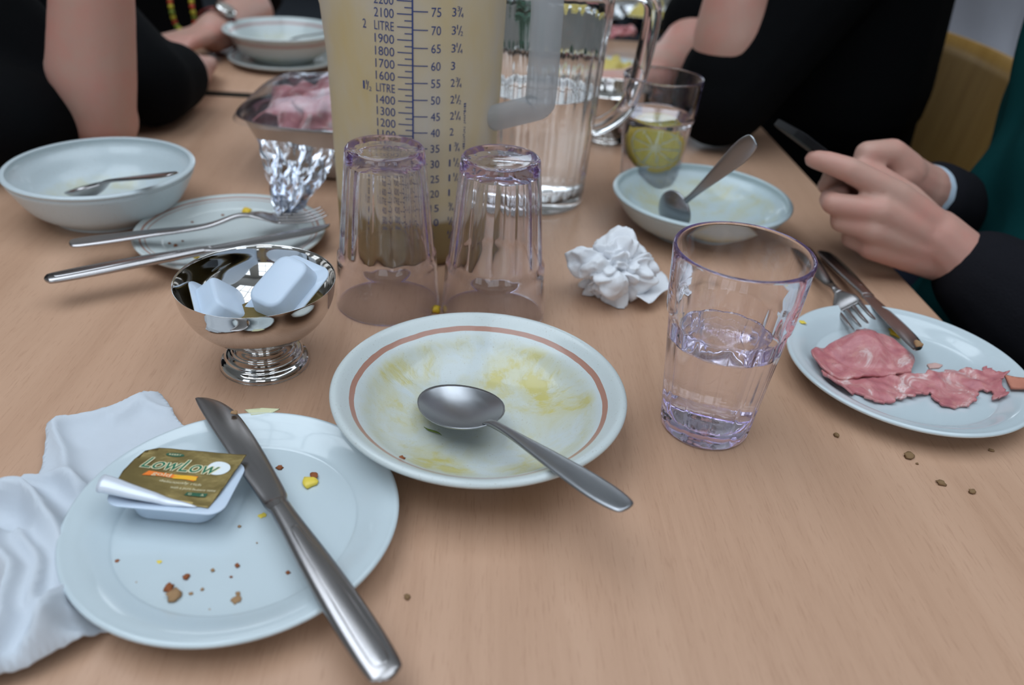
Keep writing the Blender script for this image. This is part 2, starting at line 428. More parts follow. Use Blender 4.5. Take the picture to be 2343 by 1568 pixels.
def window_and_fill_frame(name, c, ux, uy, w, h, nx, ny):
    V, F = [], []; ux, uy = Vector(ux), Vector(uy); nz = ux.cross(uy)
    def bar(a0, a1, b0, b1):
        k = len(V)
        for t in (0, 0.05):
            for a, b in ((a0, b0), (a1, b0), (a1, b1), (a0, b1)): V.append(Vector(c) + ux * a + uy * b + nz * t)
        F.extend([tuple(i + k for i in f) for f in ((3, 2, 1, 0), (4, 5, 6, 7), (0, 1, 5, 4), (1, 2, 6, 5), (2, 3, 7, 6), (3, 0, 4, 7))])
    f = 0.06
    bar(-w / 2 - f, w / 2 + f, -h / 2 - f, -h / 2); bar(-w / 2 - f, w / 2 + f, h / 2, h / 2 + f)
    bar(-w / 2 - f, -w / 2, -h / 2, h / 2); bar(w / 2, w / 2 + f, -h / 2, h / 2)
    for i in range(1, nx): x = -w / 2 + w * i / nx; bar(x - 0.02, x + 0.02, -h / 2, h / 2)
    for i in range(1, ny): y = -h / 2 + h * i / ny; bar(-w / 2, w / 2, y - 0.02, y + 0.02)
    return struct(new_mesh(name, V, F, FRAMEM, smooth=False))
for i in range(4): window_and_fill_frame('window_%d' % (i + 1), (-3.3 + 2.2 * i, 6.9, 2.15), (1, 0, 0), (0, 0, 1), 1.5, 1.9, 2, 3)
for i, x in enumerate((-1.15, 1.15)): window_and_fill_frame('window_%d' % (i + 5), (x, 0.3, 3.5), (1, 0, 0), (0, -1, 0), 1.9, 3.2, 3, 4)
for i in range(3): window_and_fill_frame('window_%d' % (i + 7), (-2.6 + 2.6 * i, -3.4, 2.15), (-1, 0, 0), (0, 0, 1), 1.5, 1.9, 2, 3)  # unseen frames made up round the added back-wall fill lights

# ------------------------------------------------------------------ tables
TYAW = math.radians(3.2)
def table(label, near_right, w, d, band=False):
    """near_right: the corner (x,y) that the axes of the table start from"""
    ca, sa = math.cos(TYAW), math.sin(TYAW)
    t = thing('dining_table', label, 'table', (near_right[0], near_right[1], 0), 'beech dining tables pushed end to end')
    t.rotation_euler = (0, 0, TYAW)
    B = ([], []); box(B, -w, 0, 0, d, Z0 - 0.026, Z0); top = new_mesh('table_top', *B, WOOD, t, smooth=False); bevel(top, 0.0035, 3)
    if band: B = ([], []); box(B, -w + 0.01, -0.01, -0.0022, 0.0002, Z0 - 0.024, Z0 - 0.003); new_mesh('edge_band', *B, mat('grey_edge_band', (0.05, 0.05, 0.045), 0.5), t, smooth=False)
    B = ([], []); box(B, -w + 0.06, -0.06, 0.06, d - 0.06, Z0 - 0.085, Z0 - 0.0265); new_mesh('apron', *B, mat('apron_paint', (0.03, 0.03, 0.03), 0.5), t, smooth=False)
    for x in (-w + 0.07, -0.07):
        for y in (0.07, d - 0.07):
            V, F = tube([(x, y, 0.001), (x, y, Z0 - 0.03)], 0.02, 14); new_mesh('leg', V, F, TUBE, t)
    return t
# right edge runs through (.368,.578) and (.328,1.145)
L1 = 1.30
far = Vector((0.3285, 1.128)); axis = Vector((-math.sin(TYAW), math.cos(TYAW))); side = Vector((math.cos(TYAW), math.sin(TYAW)))
table('beech laminate dining table with soup bowls, tumblers and the measuring jug', far - axis * L1, 1.05, L1)
table('beech laminate dining table beyond the dark seam, with the food trays', far + axis * 0.030, 1.05, 0.51, True)

# ------------------------------------------------------------------ crockery
def ceramic(name, label, cat, loc, prof, m, group=None):
    V, F = lathe(prof, 128); o = new_mesh(name, V, F, m, loc=loc); weld(o); return tag(o, label, cat, group)
def plate_profile(r, z, well):
    # underside foot, out to the rim, over the rounded edge, down the inner slope to the flat well
    return spline([(0.0001, 0.003), (well * 0.75, 0.003), (well * 0.86, 0.0005), (well * 0.93, 0.0005), (well * 1.02, 0.004), (r * 0.93, z - 0.0055), (r - 0.001, z - 0.003), (r, z - 0.0012), (r - 0.0015, z), (r * 0.95, z - 0.0006), (r * 0.875, z - 0.0025), (well * 1.07, 0.0085), (well * 0.97, 0.0068), (well * 0.5, 0.0062), (0.0001, 0.0062)], 6)
def bowl_profile(r, z, foot, lip=0.011, depth=0.005, bulge=0.55, th=0.0042):
    ro = r - lip
    mid = foot + (ro - foot) * 0.62
    zi = z - 0.006
    return spline([(0.0001, 0.0028), (foot * 0.85, 0.0028), (foot * 0.92, 0.0004), (foot, 0.0004), (foot + 0.003, 0.004), (mid, z * 0.34), (ro + 0.001, z * 0.80), (r - 0.002, z - 0.004), (r, z - 0.0018), (r - 0.0016, z), (r - 0.005, z - 0.0004), (ro, zi), (ro - 0.006, z * 0.70), (mid - 0.005, z * 0.34 + 0.003), (foot * 0.9, 0.0075), (foot * 0.4, depth + 0.0006), (0.0001, depth)], 7)
P_FB = Vector((-0.0176, 0.3978, Z0)); P_FP = Vector((-0.135, 0.2974, Z0)); P_RP = Vector((0.2847, 0.4907, Z0))
P_SA = Vector((-0.2535, 0.6394, Z0)); P_LB = Vector((-0.3829, 0.6836, Z0)); P_RB = Vector((0.1745, 0.745, Z0))
ceramic('dinner_plate', 'white side plate holding an opened butter tub, crumbs and a knife', 'plate', P_FP + Vector((0, 0, 0.0012)), plate_profile(0.0828, 0.016, 0.058), CERAMIC)
ceramic('dinner_plate', 'white side plate with torn ham slices, fork and knife', 'plate', P_RP, plate_profile(0.0845, 0.017, 0.060), CERAMIC)
ceramic('soup_bowl', 'speckled cream soup bowl with a brown band and yellow soup smears', 'bowl', P_FB, bowl_profile(0.0897, 0.035, 0.046, 0.012), BOWL_F)
ceramic('soup_bowl', 'plain pale soup bowl with soup ring beside crumpled tissue and raised spoon handle', 'bowl', P_RB, bowl_profile(0.0869, 0.038, 0.050, 0.005), BOWL_R)
ceramic('soup_bowl', 'deep plain white soup bowl beside the bare forearm', 'bowl', P_LB, bowl_profile(0.0807, 0.0466, 0.047, 0.004), BOWL_L)
ceramic('side_plate', 'cream side plate with two thin brown bands, under crossed fork and knife', 'plate', P_SA, plate_profile(0.081, 0.014, 0.055), SAUCER)
P_FL = at(652, 146, 0.0); P_FL.z = Z0
ceramic('side_plate', 'pale saucer under a soup bowl on the second table', 'plate', P_FL, plate_profile(0.084, 0.013, 0.055), BOWL_FAR)
ceramic('soup_bowl', 'pale soup bowl with a pinkish rim band standing on a saucer', 'bowl', P_FL + Vector((0, 0, 0.0068)), bowl_profile(0.0885, 0.047, 0.046, 0.010), BOWL_FAR)

# ------------------------------------------------------------------ cutlery
def loft(secs, n=14, p=2.6):
    """secs: (x, ycentre, halfwidth, z, halfthick)"""
    rings = []
    for x, yc, hw, z, ht in secs:
        ring = []
        for j in range(n):
            t = 2 * math.pi * j / n; c, s = math.cos(t), math.sin(t)
            ring.append(Vector((x, yc + hw * math.copysign(abs(c) ** (2 / p), c), z + ht * math.copysign(abs(s) ** (2 / p), s))))
        rings.append(ring)
    return rings_mesh(rings)
def dense(secs, k=6): return [tuple(v) for v in [list(x) for x in splineN(secs, k)]]
def splineN(S, n):
    out = []
    S = [np.array(s, float) for s in S]
    for i in range(len(S) - 1):
        a = S[max(i - 1, 0)]; b = S[i]; c = S[i + 1]; d = S[min(i + 2, len(S) - 1)]
        for j in range(n):
            t = j / n; out.append(0.5 * ((2 * b) + (c - a) * t + (2 * a - 5 * b + 4 * c - d) * t * t + (3 * b - a - 3 * c + d) * t ** 3))
    out.append(S[-1]); return out
def knife(label, A, B, side=1, roll=0.0, wide=1.0, group=None):
    """A handle end, B tip"""
    L = (B - A).length; t = thing('table_knife', label, 'knife', mtx=frame(A, B - A) @ Matrix.Rotation(roll, 4, 'X'), group=group)
    q = L / 0.22; k = wide
    hs = [(0, 0, .0012 * k, 0, .0008), (.0015 * q, 0, .0055 * k, 0, .0018), (.006 * q, 0, .0088 * k, 0, .0024), (.03 * q, 0, .0098 * k, 0.0002, .0027), (.065 * q, 0, .0088 * k, 0.0003, .0030), (.098 * q, 0, .0066 * k, 0, .0032), (.109 * q, 0, .0060 * k, 0, .0031), (.112 * q, 0, .0060 * k, 0, .003)]
    V, F = loft(dense(hs)); h = new_mesh('handle', V, F, STEEL, t)
    # raised panel on the handle
    ps = [(.006 * q, 0, .002, 0.0019, .0008), (.012 * q, 0, .0050 * k, 0.0020, .0008), (.05 * q, 0, .0048 * k, 0.0024, .0009), (.09 * q, 0, .003 * k, 0.0027, .0007), (.094 * q, 0, .0006, 0.0026, .0004)]
    V, F = loft(dense(ps), 12); new_mesh('handle_panel', V, F, STEEL, h)
    s = side
    bs = [(.1115 * q, 0, .0062 * k, 0, .0030), (.116 * q, -.0003 * s, .0066 * k, 0, .0022), (.122 * q, s * .0004, .0074 * k, 0, .0013), (.15 * q, s * .0008, .0088 * k, 0, .0010), (.175 * q, s * .0008, .0094 * k, 0, .0009), (.195 * q, s * .0002, .0090 * k, 0, .0008), (.208 * q, -s * .0016, .0070 * k, 0, .0007), (.216 * q, -s * .0040, .0040 * k, 0, .0006), (.2195 * q, -s * .0062, .0012 * k, 0, .0004)]
    V, F = loft(dense(bs), 14, 2.0); new_mesh('blade', V, F, STEEL, t)
    return t
def fork(label, A, B, up=(0, 0, 1), roll=0.0, group=None):
    L = (B - A).length; q = L / 0.2
    t = thing('table_fork', label, 'fork', mtx=frame(A, B - A, up) @ Matrix.Rotation(roll, 4, 'X'), group=group)
    zc = lambda x: 0.010 * math.sin(max(0, min(1, (x - 0.10) / 0.055)) * math.pi) * 0.55 - 0.006 * max(0, (x - 0.150) / 0.05) ** 0.9 + 0.011 * max(0, (x - 0.175) / 0.025) ** 2 * 0.6
    hs = [(0, .0015, .0008), (.003, .0075, .0014), (.02, .0092, .0017), (.06, .0070, .0017), (.10, .0042, .0017), (.125, .0030, .0019), (.136, .0036, .0017)]
    V, F = loft(dense([(x * q, 0, w, zc(x) * q, th) for x, w, th in hs])); new_mesh('handle', V, F, STEEL, t)
    bs = [(.135, .0036, .0016), (.141, .0070, .0014), (.148, .0108, .0012), (.156, .0120, .0011), (.1585, .0121, .001)]
    V, F = loft(dense([(x * q, 0, w * q, zc(x) * q, th) for x, w, th in bs])); hd = new_mesh('head', V, F, STEEL, t)
    for i in range(4):
        y = (-0.0096 + 0.0064 * i) * q
        S = [(x * q, y, w * q, zc(x) * q, th) for x, w, th in ((.157, .0022, .001), (.165, .00195, .001), (.18, .0017, .00095), (.193, .0012, .0008), (.1995, .0004, .0004))]
        V, F = loft(dense(S, 4), 8); new_mesh('tine', V, F, STEEL, t)
    return t
def spoon(label, A, B, hw=0.0205, hl=0.058, up=(0, 0, 1), m=None, group=None, wide=1.0):
    """A handle end, B far tip of the head"""
    m = m or STEEL_DULL
    L = (B - A).length; t = thing('soup_spoon', label, 'spoon', mtx=frame(A, B - A, up), group=group)
    xn = L - hl
    hs = [(0, 0, .0015, .002, .0006), (.003, 0, .0062 * wide, .002, .0012), (.02, 0, .0085 * wide, .0025, .0014), (.05, 0, .0070 * wide, .0036, .0014), (xn * .8, 0, .0036, .0046, .0015), (xn - .004, 0, .0028, .0042, .0018), (xn + .004, 0, .0036, .0028, .0014)]
    V, F = loft(dense(hs)); new_mesh('handle', V, F, m, t)
    # head: egg outline shell with depth
    V, F = [], []; nu, nv = 36, 20; dep = 0.0085
    for layer in (0, 1):
        for i in range(nv + 1):
            rr = i / nv
            for j in range(nu):
                a = 2 * math.pi * j / nu; ca, sa = math.cos(a), math.sin(a)
                egg = 1 + 0.10 * -ca
                x = xn + hl / 2 + rr * ca * hl / 2; y = rr * sa * hw * egg
                z = 0.0025 - dep * (1 - rr ** 2.2) + 0.0006 * (1 - ca) * rr
                V.append((x, y, z - (0.0011 if layer else 0)))
    k = (nv + 1) * nu
    for i in range(nv):
        for j in range(nu):
            a = i * nu + j; b = i * nu + (j + 1) % nu
            F.append((a, a + nu, b + nu, b)); F.append((k + a, k + b, k + b + nu, k + a + nu))
    for j in range(nu):
        a = nv * nu + j; b = nv * nu + (j + 1) % nu; F.append((a, a + k, b + k, b))
    o = new_mesh('head', V, F, m, t); weld(o, 1e-5)
    return t
ZP = 0.0205
knife('broad steel table knife lying across the white plate with the butter tub', at(893, 1556, ZP), at(474, 903, ZP + 0.001), side=-1, wide=0.93)
knife('steel table knife lying across the banded side plate below the fork', at(101, 640, 0.022), at(762, 519, 0.021), side=-1, wide=0.85)
fork('steel table fork resting on the banded side plate, tines over its edge', at(158, 558, 0.021), at(744, 483, 0.021))
fork('steel fork leaning on the ham plate with its tines near the ham', at(1828, 572, 0.004), at(1980, 745, 0.0240), roll=0.65)
knife('steel table knife leaning on the ham plate with a crumb on its tip', at(1884, 577, 0.006), at(2113, 806, 0.0225), side=1, wide=0.95, roll=-0.12)
# spoons
tipF = at(984, 895, 0.0125)
spoon('dull steel soup spoon lying in the brown banded bowl, handle over its rim', at(1437, 1172, 0.044), tipF, hw=0.0235, hl=0.066)
tipR = at(1512, 508, 0.017)
spoon('steel soup spoon standing up in the pale soup bowl by the tissue', atlen(1722, 322, tipR, 0.172), tipR, hw=0.019, hl=0.05, up=(0.35, -0.6, 0.75))
tipL = at(166, 440, 0.019)
spoon('dark shiny soup spoon in the deep white bowl by the forearm', atlen(401, 403, tipL, 0.150, 0.02, 0.09), tipL, hw=0.018, hl=0.05, m=STEEL)
spoon('steel soup spoon lying in the pinkish rimmed bowl on its saucer', P_FL + Vector((0.098, -0.035, 0.062)), P_FL + Vector((-0.028, 0.006, 0.021)), hw=0.018, hl=0.05, m=STEEL)

# ------------------------------------------------------------------ tumblers
def tumbler_mesh():
    Hh, rb, rt = 0.1265, 0.0285, 0.0405; zs = 0.083; n = 12
    ro = lambda z: rb + (rt - rb) * z / Hh
    def facet(t, amt):
        a = (t % (2 * math.pi / n)) - math.pi / n
        return 1 - amt * (1 - math.cos(a) / 1.0) / (1 - math.cos(math.pi / n)) 
    out = [(0.0001, 0.0012), (0.021, 0.0012), (0.0245, 0.0002), (0.0270, 0.0004), (0.0285, 0.0022), (ro(0.006), 0.006), (ro(0.012), 0.012)]
    out += [(ro(z), z) for z in (0.03, 0.05, 0.07, 0.078)]
    out += [(ro(0.0815), 0.0815), (ro(zs) + 0.0014, zs + 0.0008), (ro(0.09) + 0.0013, 0.09), (ro(0.105) + 0.0008, 0.105), (ro(0.12) + 0.0004, 0.12), (rt + 0.0001, 0.1243), (rt, 0.1253), (rt - 0.0003, 0.1260), (rt - 0.0009, 0.1264), (rt - 0.0015, 0.1262), (rt - 0.0020, 0.1255), (rt - 0.0021, 0.1245)]
    inn = [(ro(0.12) - 0.0021, 0.12), (ro(0.105) - 0.0021, 0.105), (ro(0.088) - 0.0022, 0.088), (ro(zs) - 0.0026, zs), (ro(0.079) - 0.0034, 0.079), (ro(0.06) - 0.0033, 0.06), (ro(0.04) - 0.0033, 0.04), (ro(0.02) - 0.0033, 0.02), (ro(0.012) - 0.0042, 0.0125), (0.018, 0.0102), (0.0001, 0.0098)]
    k = len(out)
    def fr(r, z, t, i):
        if i >= k:                                   # fluted inside
            if 0.011 < z < 0.081: return r + 0.0017 * (abs(math.cos(n * t / 2)) - 0.55)
            return r
        if 0.005 < z < 0.0816: return r - 0.0005 * abs(math.sin(n * t / 2)) ** 6
        return r
    V, F = lathe(out + inn, 192, fr)
    o = new_mesh('tumbler_src', V, F, PC); weld(o); sharp(o, 50); me = o.data; bpy.data.objects.remove(o); me.name = 'tumbler'; return me
TM = tumbler_mesh()
def tumbler(label, loc, flip=False, rz=0.0, group=None):
    o = link('tumbler', TM); o.location = loc
    if flip: o.rotation_euler = (math.pi, 0, rz); o.location = Vector(loc) + Vector((0, 0, 0.1266))
    else: o.rotation_euler = (0, 0, rz)
    return tag(o, label, 'tumbler', group)
def water(label, loc, level, rz=0.0):
    ro = lambda z: 0.0285 + 0.012 * z / 0.1265
    n = 12
    pr = [(0.0001, 0.0097), (0.018, 0.0101), (ro(0.012) - 0.0041, 0.0124)] + [(ro(z) - 0.0031, z) for z in (0.02, 0.035, 0.05, 0.06, min(level, 0.078) - 0.001)]
    if level > 0.08: pr += [(ro(0.084) - 0.0024, 0.084)]
    rl = ro(level) - (0.0031 if level < 0.08 else 0.0021)
    pr += [(rl, level), (rl - 0.002, level - 0.0004), (0.0001, level - 0.0004)]
    V, F = lathe(pr, 96, lambda r, z, t, i: r + (0.0017 * (abs(math.cos(n * t / 2)) - 0.55) if 0.011 < z < 0.079 and i < len(pr) - 2 else 0))
    o = new_mesh('drinking_water', V, F, WATER, loc=loc); weld(o); o.rotation_euler = (0, 0, rz); return tag(o, label, 'water')
P_T = Vector((0.1292, 0.4213, Z0)); P_I1 = Vector((-0.1008, 0.5548, Z0)); P_I2 = Vector((-0.0171, 0.5513, Z0))
P_LT = at(1520, 172, 0.1265); P_LT.z = Z0
tumbler('clear lilac tinted tumbler standing upright beside the ham plate, partly filled', P_T, rz=0.1)
water('water in the tumbler beside the ham plate', P_T, 0.067, 0.1)
tumbler('upturned clear tumbler beside the steel dish of butter tubs', P_I1, True, 0.05)
tumbler('upturned clear tumbler nearer the crumpled tissue ball', P_I2, True, 0.2)
tumbler('upright clear tumbler with a lemon slice in it, behind the soup bowl', P_LT, rz=0.3)
water('water with a floating lemon slice in the tumbler behind the soup bowl', P_LT, 0.088, 0.3)
# lemon slice floating in the far tumbler
LEMON_RIND = mat('lemon_rind', (0.72, 0.52, 0.03), 0.4); LEMON_PITH = mat('lemon_pith', (0.80, 0.78, 0.50), 0.6); LEMON_FLESH = mat('lemon_flesh', (0.72, 0.60, 0.09), 0.25, sss=0.3)
lm = thing('lemon_slice', 'thick yellow lemon slice floating in the tumbler behind the soup bowl', 'lemon', mtx=Matrix.Translation(P_LT + Vector((0.0, -0.002, 0.054))) @ Matrix.Rotation(math.radians(58), 4, 'X') @ Matrix.Rotation(0.2, 4, 'Y'))
pr = [(0.0225, -0.004), (0.0258, -0.0038), (0.0264, 0), (0.0258, 0.0038), (0.0225, 0.004)]
V, F = lathe(pr, 48); new_mesh('rind', V, F, LEMON_RIND, lm)
V, F = lathe([(0.0001, -0.0035), (0.0226, -0.0037), (0.0226, 0.0037), (0.0001, 0.0035)], 48); weld(new_mesh('pith', V, F, LEMON_PITH, lm))
for i in range(9):
    a0 = 2 * math.pi * i / 9 + 0.05; a1 = 2 * math.pi * (i + 1) / 9 - 0.05
    pl = [Vector((0.003 * math.cos((a0 + a1) / 2), 0.003 * math.sin((a0 + a1) / 2)))] + [Vector((0.021 * math.cos(a0 + (a1 - a0) * j / 5), 0.021 * math.sin(a0 + (a1 - a0) * j / 5))) for j in range(6)]
    V, F = rings_mesh([[(p.x, p.y, -0.0043) for p in pl], [(p.x, p.y, 0.0043) for p in pl]]); new_mesh('segment', V, F, LEMON_FLESH, lm, smooth=False)

# ------------------------------------------------------------------ steel dishes with butter tubs
def dish(label, loc):
    t = thing('sundae_dish', label, 'dish', loc, 'footed steel dishes')
    pr = spline([(0.0001, 0.0225), (0.016, 0.0235), (0.030, 0.0290), (0.041, 0.0385), (0.0475, 0.0505), (0.0500, 0.0620), (0.0507, 0.0640), (0.0513, 0.0643), (0.0510, 0.0632), (0.0488, 0.0500), (0.0420, 0.0370), (0.0312, 0.0273), (0.017, 0.0218), (0.0001, 0.0208)][::-1], 6)
    V, F = lathe(pr, 96); weld(new_mesh('cup', V, F, CHROME, t))
    pr = spline([(0.0001, 0.0215), (0.0165, 0.0212), (0.0172, 0.0195), (0.0150, 0.0170), (0.0160, 0.0145), (0.0205, 0.0130), (0.0215, 0.0108), (0.0250, 0.0092), (0.0262, 0.0066), (0.0290, 0.0045), (0.0303, 0.0020), (0.0298, 0.0004), (0.0275, 0.0004), (0.0001, 0.0006)], 6)
    V, F = lathe(pr, 96); weld(new_mesh('foot', V, F, CHROME, t))
    return t
P_D = Vector((-0.170, 0.4578, Z0))
dish('polished steel footed dish holding white butter tubs', P_D)
P_D2 = at(1385, 318, 0); dish('polished steel footed dish standing behind the clear water pitcher', P_D2)
def tub_mesh(w=0.058, d=0.040, h=0.0145, closed=False):
    rings = []
    def rg(sx, r, z): rings.append([(x, y, z) for x, y in rrect(w * sx[0], d * sx[1], r, 6)])
    rg((0.60, 0.55), 0.006, 0.0); rg((0.68, 0.64), 0.008, 0.0006); rg((0.71, 0.68), 0.009, 0.002); rg((0.79, 0.76), 0.0095, h - 0.0012)
    rg((0.80, 0.775), 0.0095, h - 0.0006); rg((0.985, 0.98), 0.0075, h - 0.0006); rg((1, 1), 0.008, h - 0.0001); rg((1, 1), 0.008, h + 0.0004); rg((0.985, 0.98), 0.0075, h + 0.0006)
    rg((0.80, 0.76), 0.009, h + 0.0006); rg((0.775, 0.735), 0.009, h - 0.0002); rg((0.70, 0.665), 0.008, 0.0028); rg((0.66, 0.62), 0.007, 0.0016); rg((0.5, 0.45), 0.005, 0.0012)
    V, F = rings_mesh(rings); o = new_mesh('butter_tub', V, F, PLASTIC); weld(o, 1e-7); sharp(o, 60); me = o.data; bpy.data.objects.remove(o); return me
TUB = tub_mesh()
def lid_flat(t, w=0.058, d=0.040, z=0.0156):
    o = sheet('foil_lid', rrect(w * 0.99, d * 0.99, 0.008, 4), lambda x, y: z + 0.0003 * N(x * 90, y * 90), 0.0003, 0.004, GOLD, t); return o
def tub(label, mtx, lid=True):
    t = thing('butter_tub', label, 'butter tub', mtx=mtx, group='butter portion tubs'); link('cup', TUB, t)
    if lid: lid_flat(t)
    return t
RM = Matrix.Rotation
def pose(r): return Matrix((*r, (0, 0, 0, 1))) @ Matrix.Scale(0.95, 4)
def TR(v): return Matrix.Translation(Vector(v))
tub('upturned white butter tub lying across the top of the steel dish', pose(((-0.4557, -0.869, 0.1929, -0.1532), (-0.7501, 0.4916, 0.4423, 0.4515), (-0.4791, 0.0569, -0.8759, Z0 + 0.0679))))
tub('white butter tub tipped on its side in the steel dish', pose(((0.45, -0.6709, -0.5894, -0.1865), (-0.8917, -0.3732, -0.256, 0.4537), (-0.0482, 0.6408, -0.7662, Z0 + 0.0524))))
tub('butter tub with green and gold foil lid underneath in the steel dish', TR(P_D + Vector((0.018, -0.008, 0.0345))) @ RM(math.radians(40), 4, 'Z') @ RM(math.radians(-10), 4, 'Y'))
# clear wrapper scrap behind the tubs
FILM = mat('clear_film', (1, 1, 1), 0.08)
def film_mat():
    m = FILM; t = m.node_tree; b = t.nodes['Principled BSDF']; out = t.nodes['Material Output']
    tr = t.nodes.new('ShaderNodeBsdfTransparent'); tr.inputs[0].default_value = (0.96, 0.97, 0.99, 1)
    gl = t.nodes.new('ShaderNodeBsdfGlossy'); gl.inputs['Roughness'].default_value = 0.24; gl.inputs['Color'].default_value = (0.68, 0.71, 0.77, 1)
    fr = t.nodes.new('ShaderNodeFresnel'); fr.inputs[0].default_value = 1.55
    mm = t.nodes.new('ShaderNodeMath'); mm.operation = 'MULTIPLY_ADD'; mm.inputs[1].default_value = 1.1; mm.inputs[2].default_value = 0.05; mm.use_clamp = True
    t.links.new(fr.outputs[0], mm.inputs[0])
    mx = t.nodes.new('ShaderNodeMixShader'); t.links.new(mm.outputs[0], mx.inputs[0]); t.links.new(tr.outputs[0], mx.inputs[1]); t.links.new(gl.outputs[0], mx.inputs[2]); t.links.new(mx.outputs[0], out.inputs[0])
    t.nodes.remove(b)
film_mat()

# opened butter tub on the front plate
ZB = 0.0078
cFL, cFR, cBR = at(252, 1150, ZB + 0.0146), at(492, 1172, ZB + 0.0146), at(552, 1066, ZB + 0.0146)
wv = cFR - cFL; ctr = (cFL + cBR) / 2
BW = wv.length * 1.0; BD = 0.0405
bt = thing('butter_tub', 'opened white butter tub with peeled gold foil lid, alone on a plate', 'butter tub', mtx=frame((ctr.x, ctr.y, Z0 + ZB), wv), group='butter portion tubs')
cup = link('cup', TUB, bt); cup.scale = (0.0605 / 0.058, BD / 0.040, 1)
# spread inside
sp_ = sheet('butter_spread', rrect(0.040, 0.026, 0.006, 3), lambda x, y: 0.0075 + 0.0012 * N(x * 160, y * 160), 0.003, 0.003, mat('butter_spread', (0.45, 0.34, 0.02), 0.35), bt)
# foil lid: lifted at the near-left corner, curling over itself
lx0, lx1, ly0, ly1 = -0.0295, 0.0255, -0.0125, 0.0225
def lidz(x, y):
    return 0.0158 + 0.0055 * max(0, (0.030 - (x + 0.0295)) / 0.03) * max(0, (0.012 - y) / 0.03) + 0.0022 * max(0, (y + 0.013) / 0.035) + 0.0004 * N(x * 120, y * 120)
lid_out = [(lx0 + 0.002, -0.010), (lx0 + 0.0005, 0.002), (lx0 + 0.001, 0.0125), (lx0 + 0.004, 0.0190), (lx0 + 0.010, ly1), (lx1 - 0.004, ly1), (lx1 + 0.003, ly1 + 0.0003), (lx1 + 0.001, 0.010), (lx1 - 0.001, -0.006), (lx1 - 0.003, -0.0165), (lx1 - 0.010, -0.0158)]
lid = sheet('foil_lid', lid_out, lidz, 0.0003, 0.0022, GOLD, bt)
# rolled-back edge of the lid showing its white underside
rows = []
for i in range(25):
    s = i / 24; x = lx0 - 0.0035 + s * (lx1 - 0.009 - (lx0 - 0.0035)); y = -0.0100 - 0.0062 * s; rad = 0.0046 * (1 - s) ** 0.8 + 0.0003
    row = []
    for j in range(13):
        a = math.radians(40 + 230 * j / 12); row.append((x, y - rad * 0.35 + rad * math.cos(a) * 1.15, lidz(max(x, lx0), y) - 0.0002 + rad * 0.75 * (math.sin(a) + 0.35)))
    rows.append(row)
V = [v for r in rows for v in r]; F = [(i * 13 + j, i * 13 + j + 1, (i + 1) * 13 + j + 1, (i + 1) * 13 + j) for i in range(24) for j in range(12)]
cu = new_mesh('curled_foil_edge', V, F, FOIL_BACK, bt); md = cu.modifiers.new('t', 'SOLIDIFY'); md.thickness = 0.00035
# print on the lid
def lid_print(name, polys, ink, lift=0.00025):
    V, F = [], []
    for pv, pf in polys:
        k = len(V); V += [(x, y, lidz(x, y) + lift) for x, y in pv]; F += [tuple(i + k for i in f) for f in pf]
    if not V: return None
    return new_mesh(name, V, F, ink, lid, smooth=False)
def put(s, x, y, h, wd, shear=0.25, rise=0.0):
    V, F, L = text2d(s); sx = wd / L; sy = h / 0.72
    return ([(x + a * sx + b * sy * shear, y + b * sy + rise * (a * sx)) for a, b in V], F)
def ell(cx, cy, rx, ry, n=28): return ([(cx + rx * math.cos(2 * math.pi * i / n), cy + ry * math.sin(2 * math.pi * i / n)) for i in range(n)], [tuple(range(n))])
lid_print('pale_halo_print', [ell(0.0175, 0.0110, 0.0062, 0.0050)], INK['pale'], 0.00018)
lid_print('brand_outline_print', [put('LowLow', -0.0222 + dx, 0.0062 + dy, 0.0088, 0.0385, 0.35) for dx, dy in ((-0.0005, -0.0004), (0.0005, 0.0004), (0.0005, -0.0004), (-0.0005, 0.0004))], INK['cream'], 0.00028)
lid_print('brand_name_print', [put('LowLow', -0.0222, 0.0062, 0.0088, 0.0385, 0.35)], INK['green'], 0.00042)
lid_print('maker_oval_print', [ell(-0.0085, 0.0178, 0.0050, 0.0014)], INK['darkgreen'])
lid_print('maker_name_print', [put('KERRY', -0.0117, 0.0172, 0.0012, 0.0066, 0.1)], INK['cream'], 0.0004)
sw = [(-0.0165 + 0.026 * i / 12, 0.0040 - 0.0004 * math.sin(i / 12 * math.pi)) for i in range(13)] + [(0.0085 - 0.027 * i / 12, 0.0002 + 0.0009 * math.sin(i / 12 * math.pi)) for i in range(13)]
lid_print('swoosh_print', [(sw, [tuple(range(26))])], INK['orange'])
sw2 = [(-0.003 + 0.012 * i / 12, 0.0036) for i in range(13)] + [(0.0095 - 0.0125 * i / 12, 0.0008) for i in range(13)]
lid_print('swoosh_tail_print', [(sw2, [tuple(range(26))])], INK['amber'], 0.0003)
lid_print('gold_word_print', [put('gold', -0.0138, 0.0012, 0.0026, 0.0092, 0.2)], INK['cream'], 0.00045)
lid_print('slogan_print', [put('deliciously rich', -0.0085, -0.0024, 0.0016, 0.0215, 0.2), put('with a pure buttery taste', -0.0015, -0.0058, 0.0016, 0.0235, 0.2)], INK['cream'])
lid_print('omega_badge_print', [([(0.0075, -0.0098), (0.0185, -0.0098), (0.0190, -0.0074), (0.0082, -0.0074)], [(0, 1, 2, 3)])], INK['darkgreen'])
lid_print('omega_word_print', [put('OMEGA', 0.0092, -0.0093, 0.0014, 0.0080, 0.1)], INK['cream'], 0.0004)

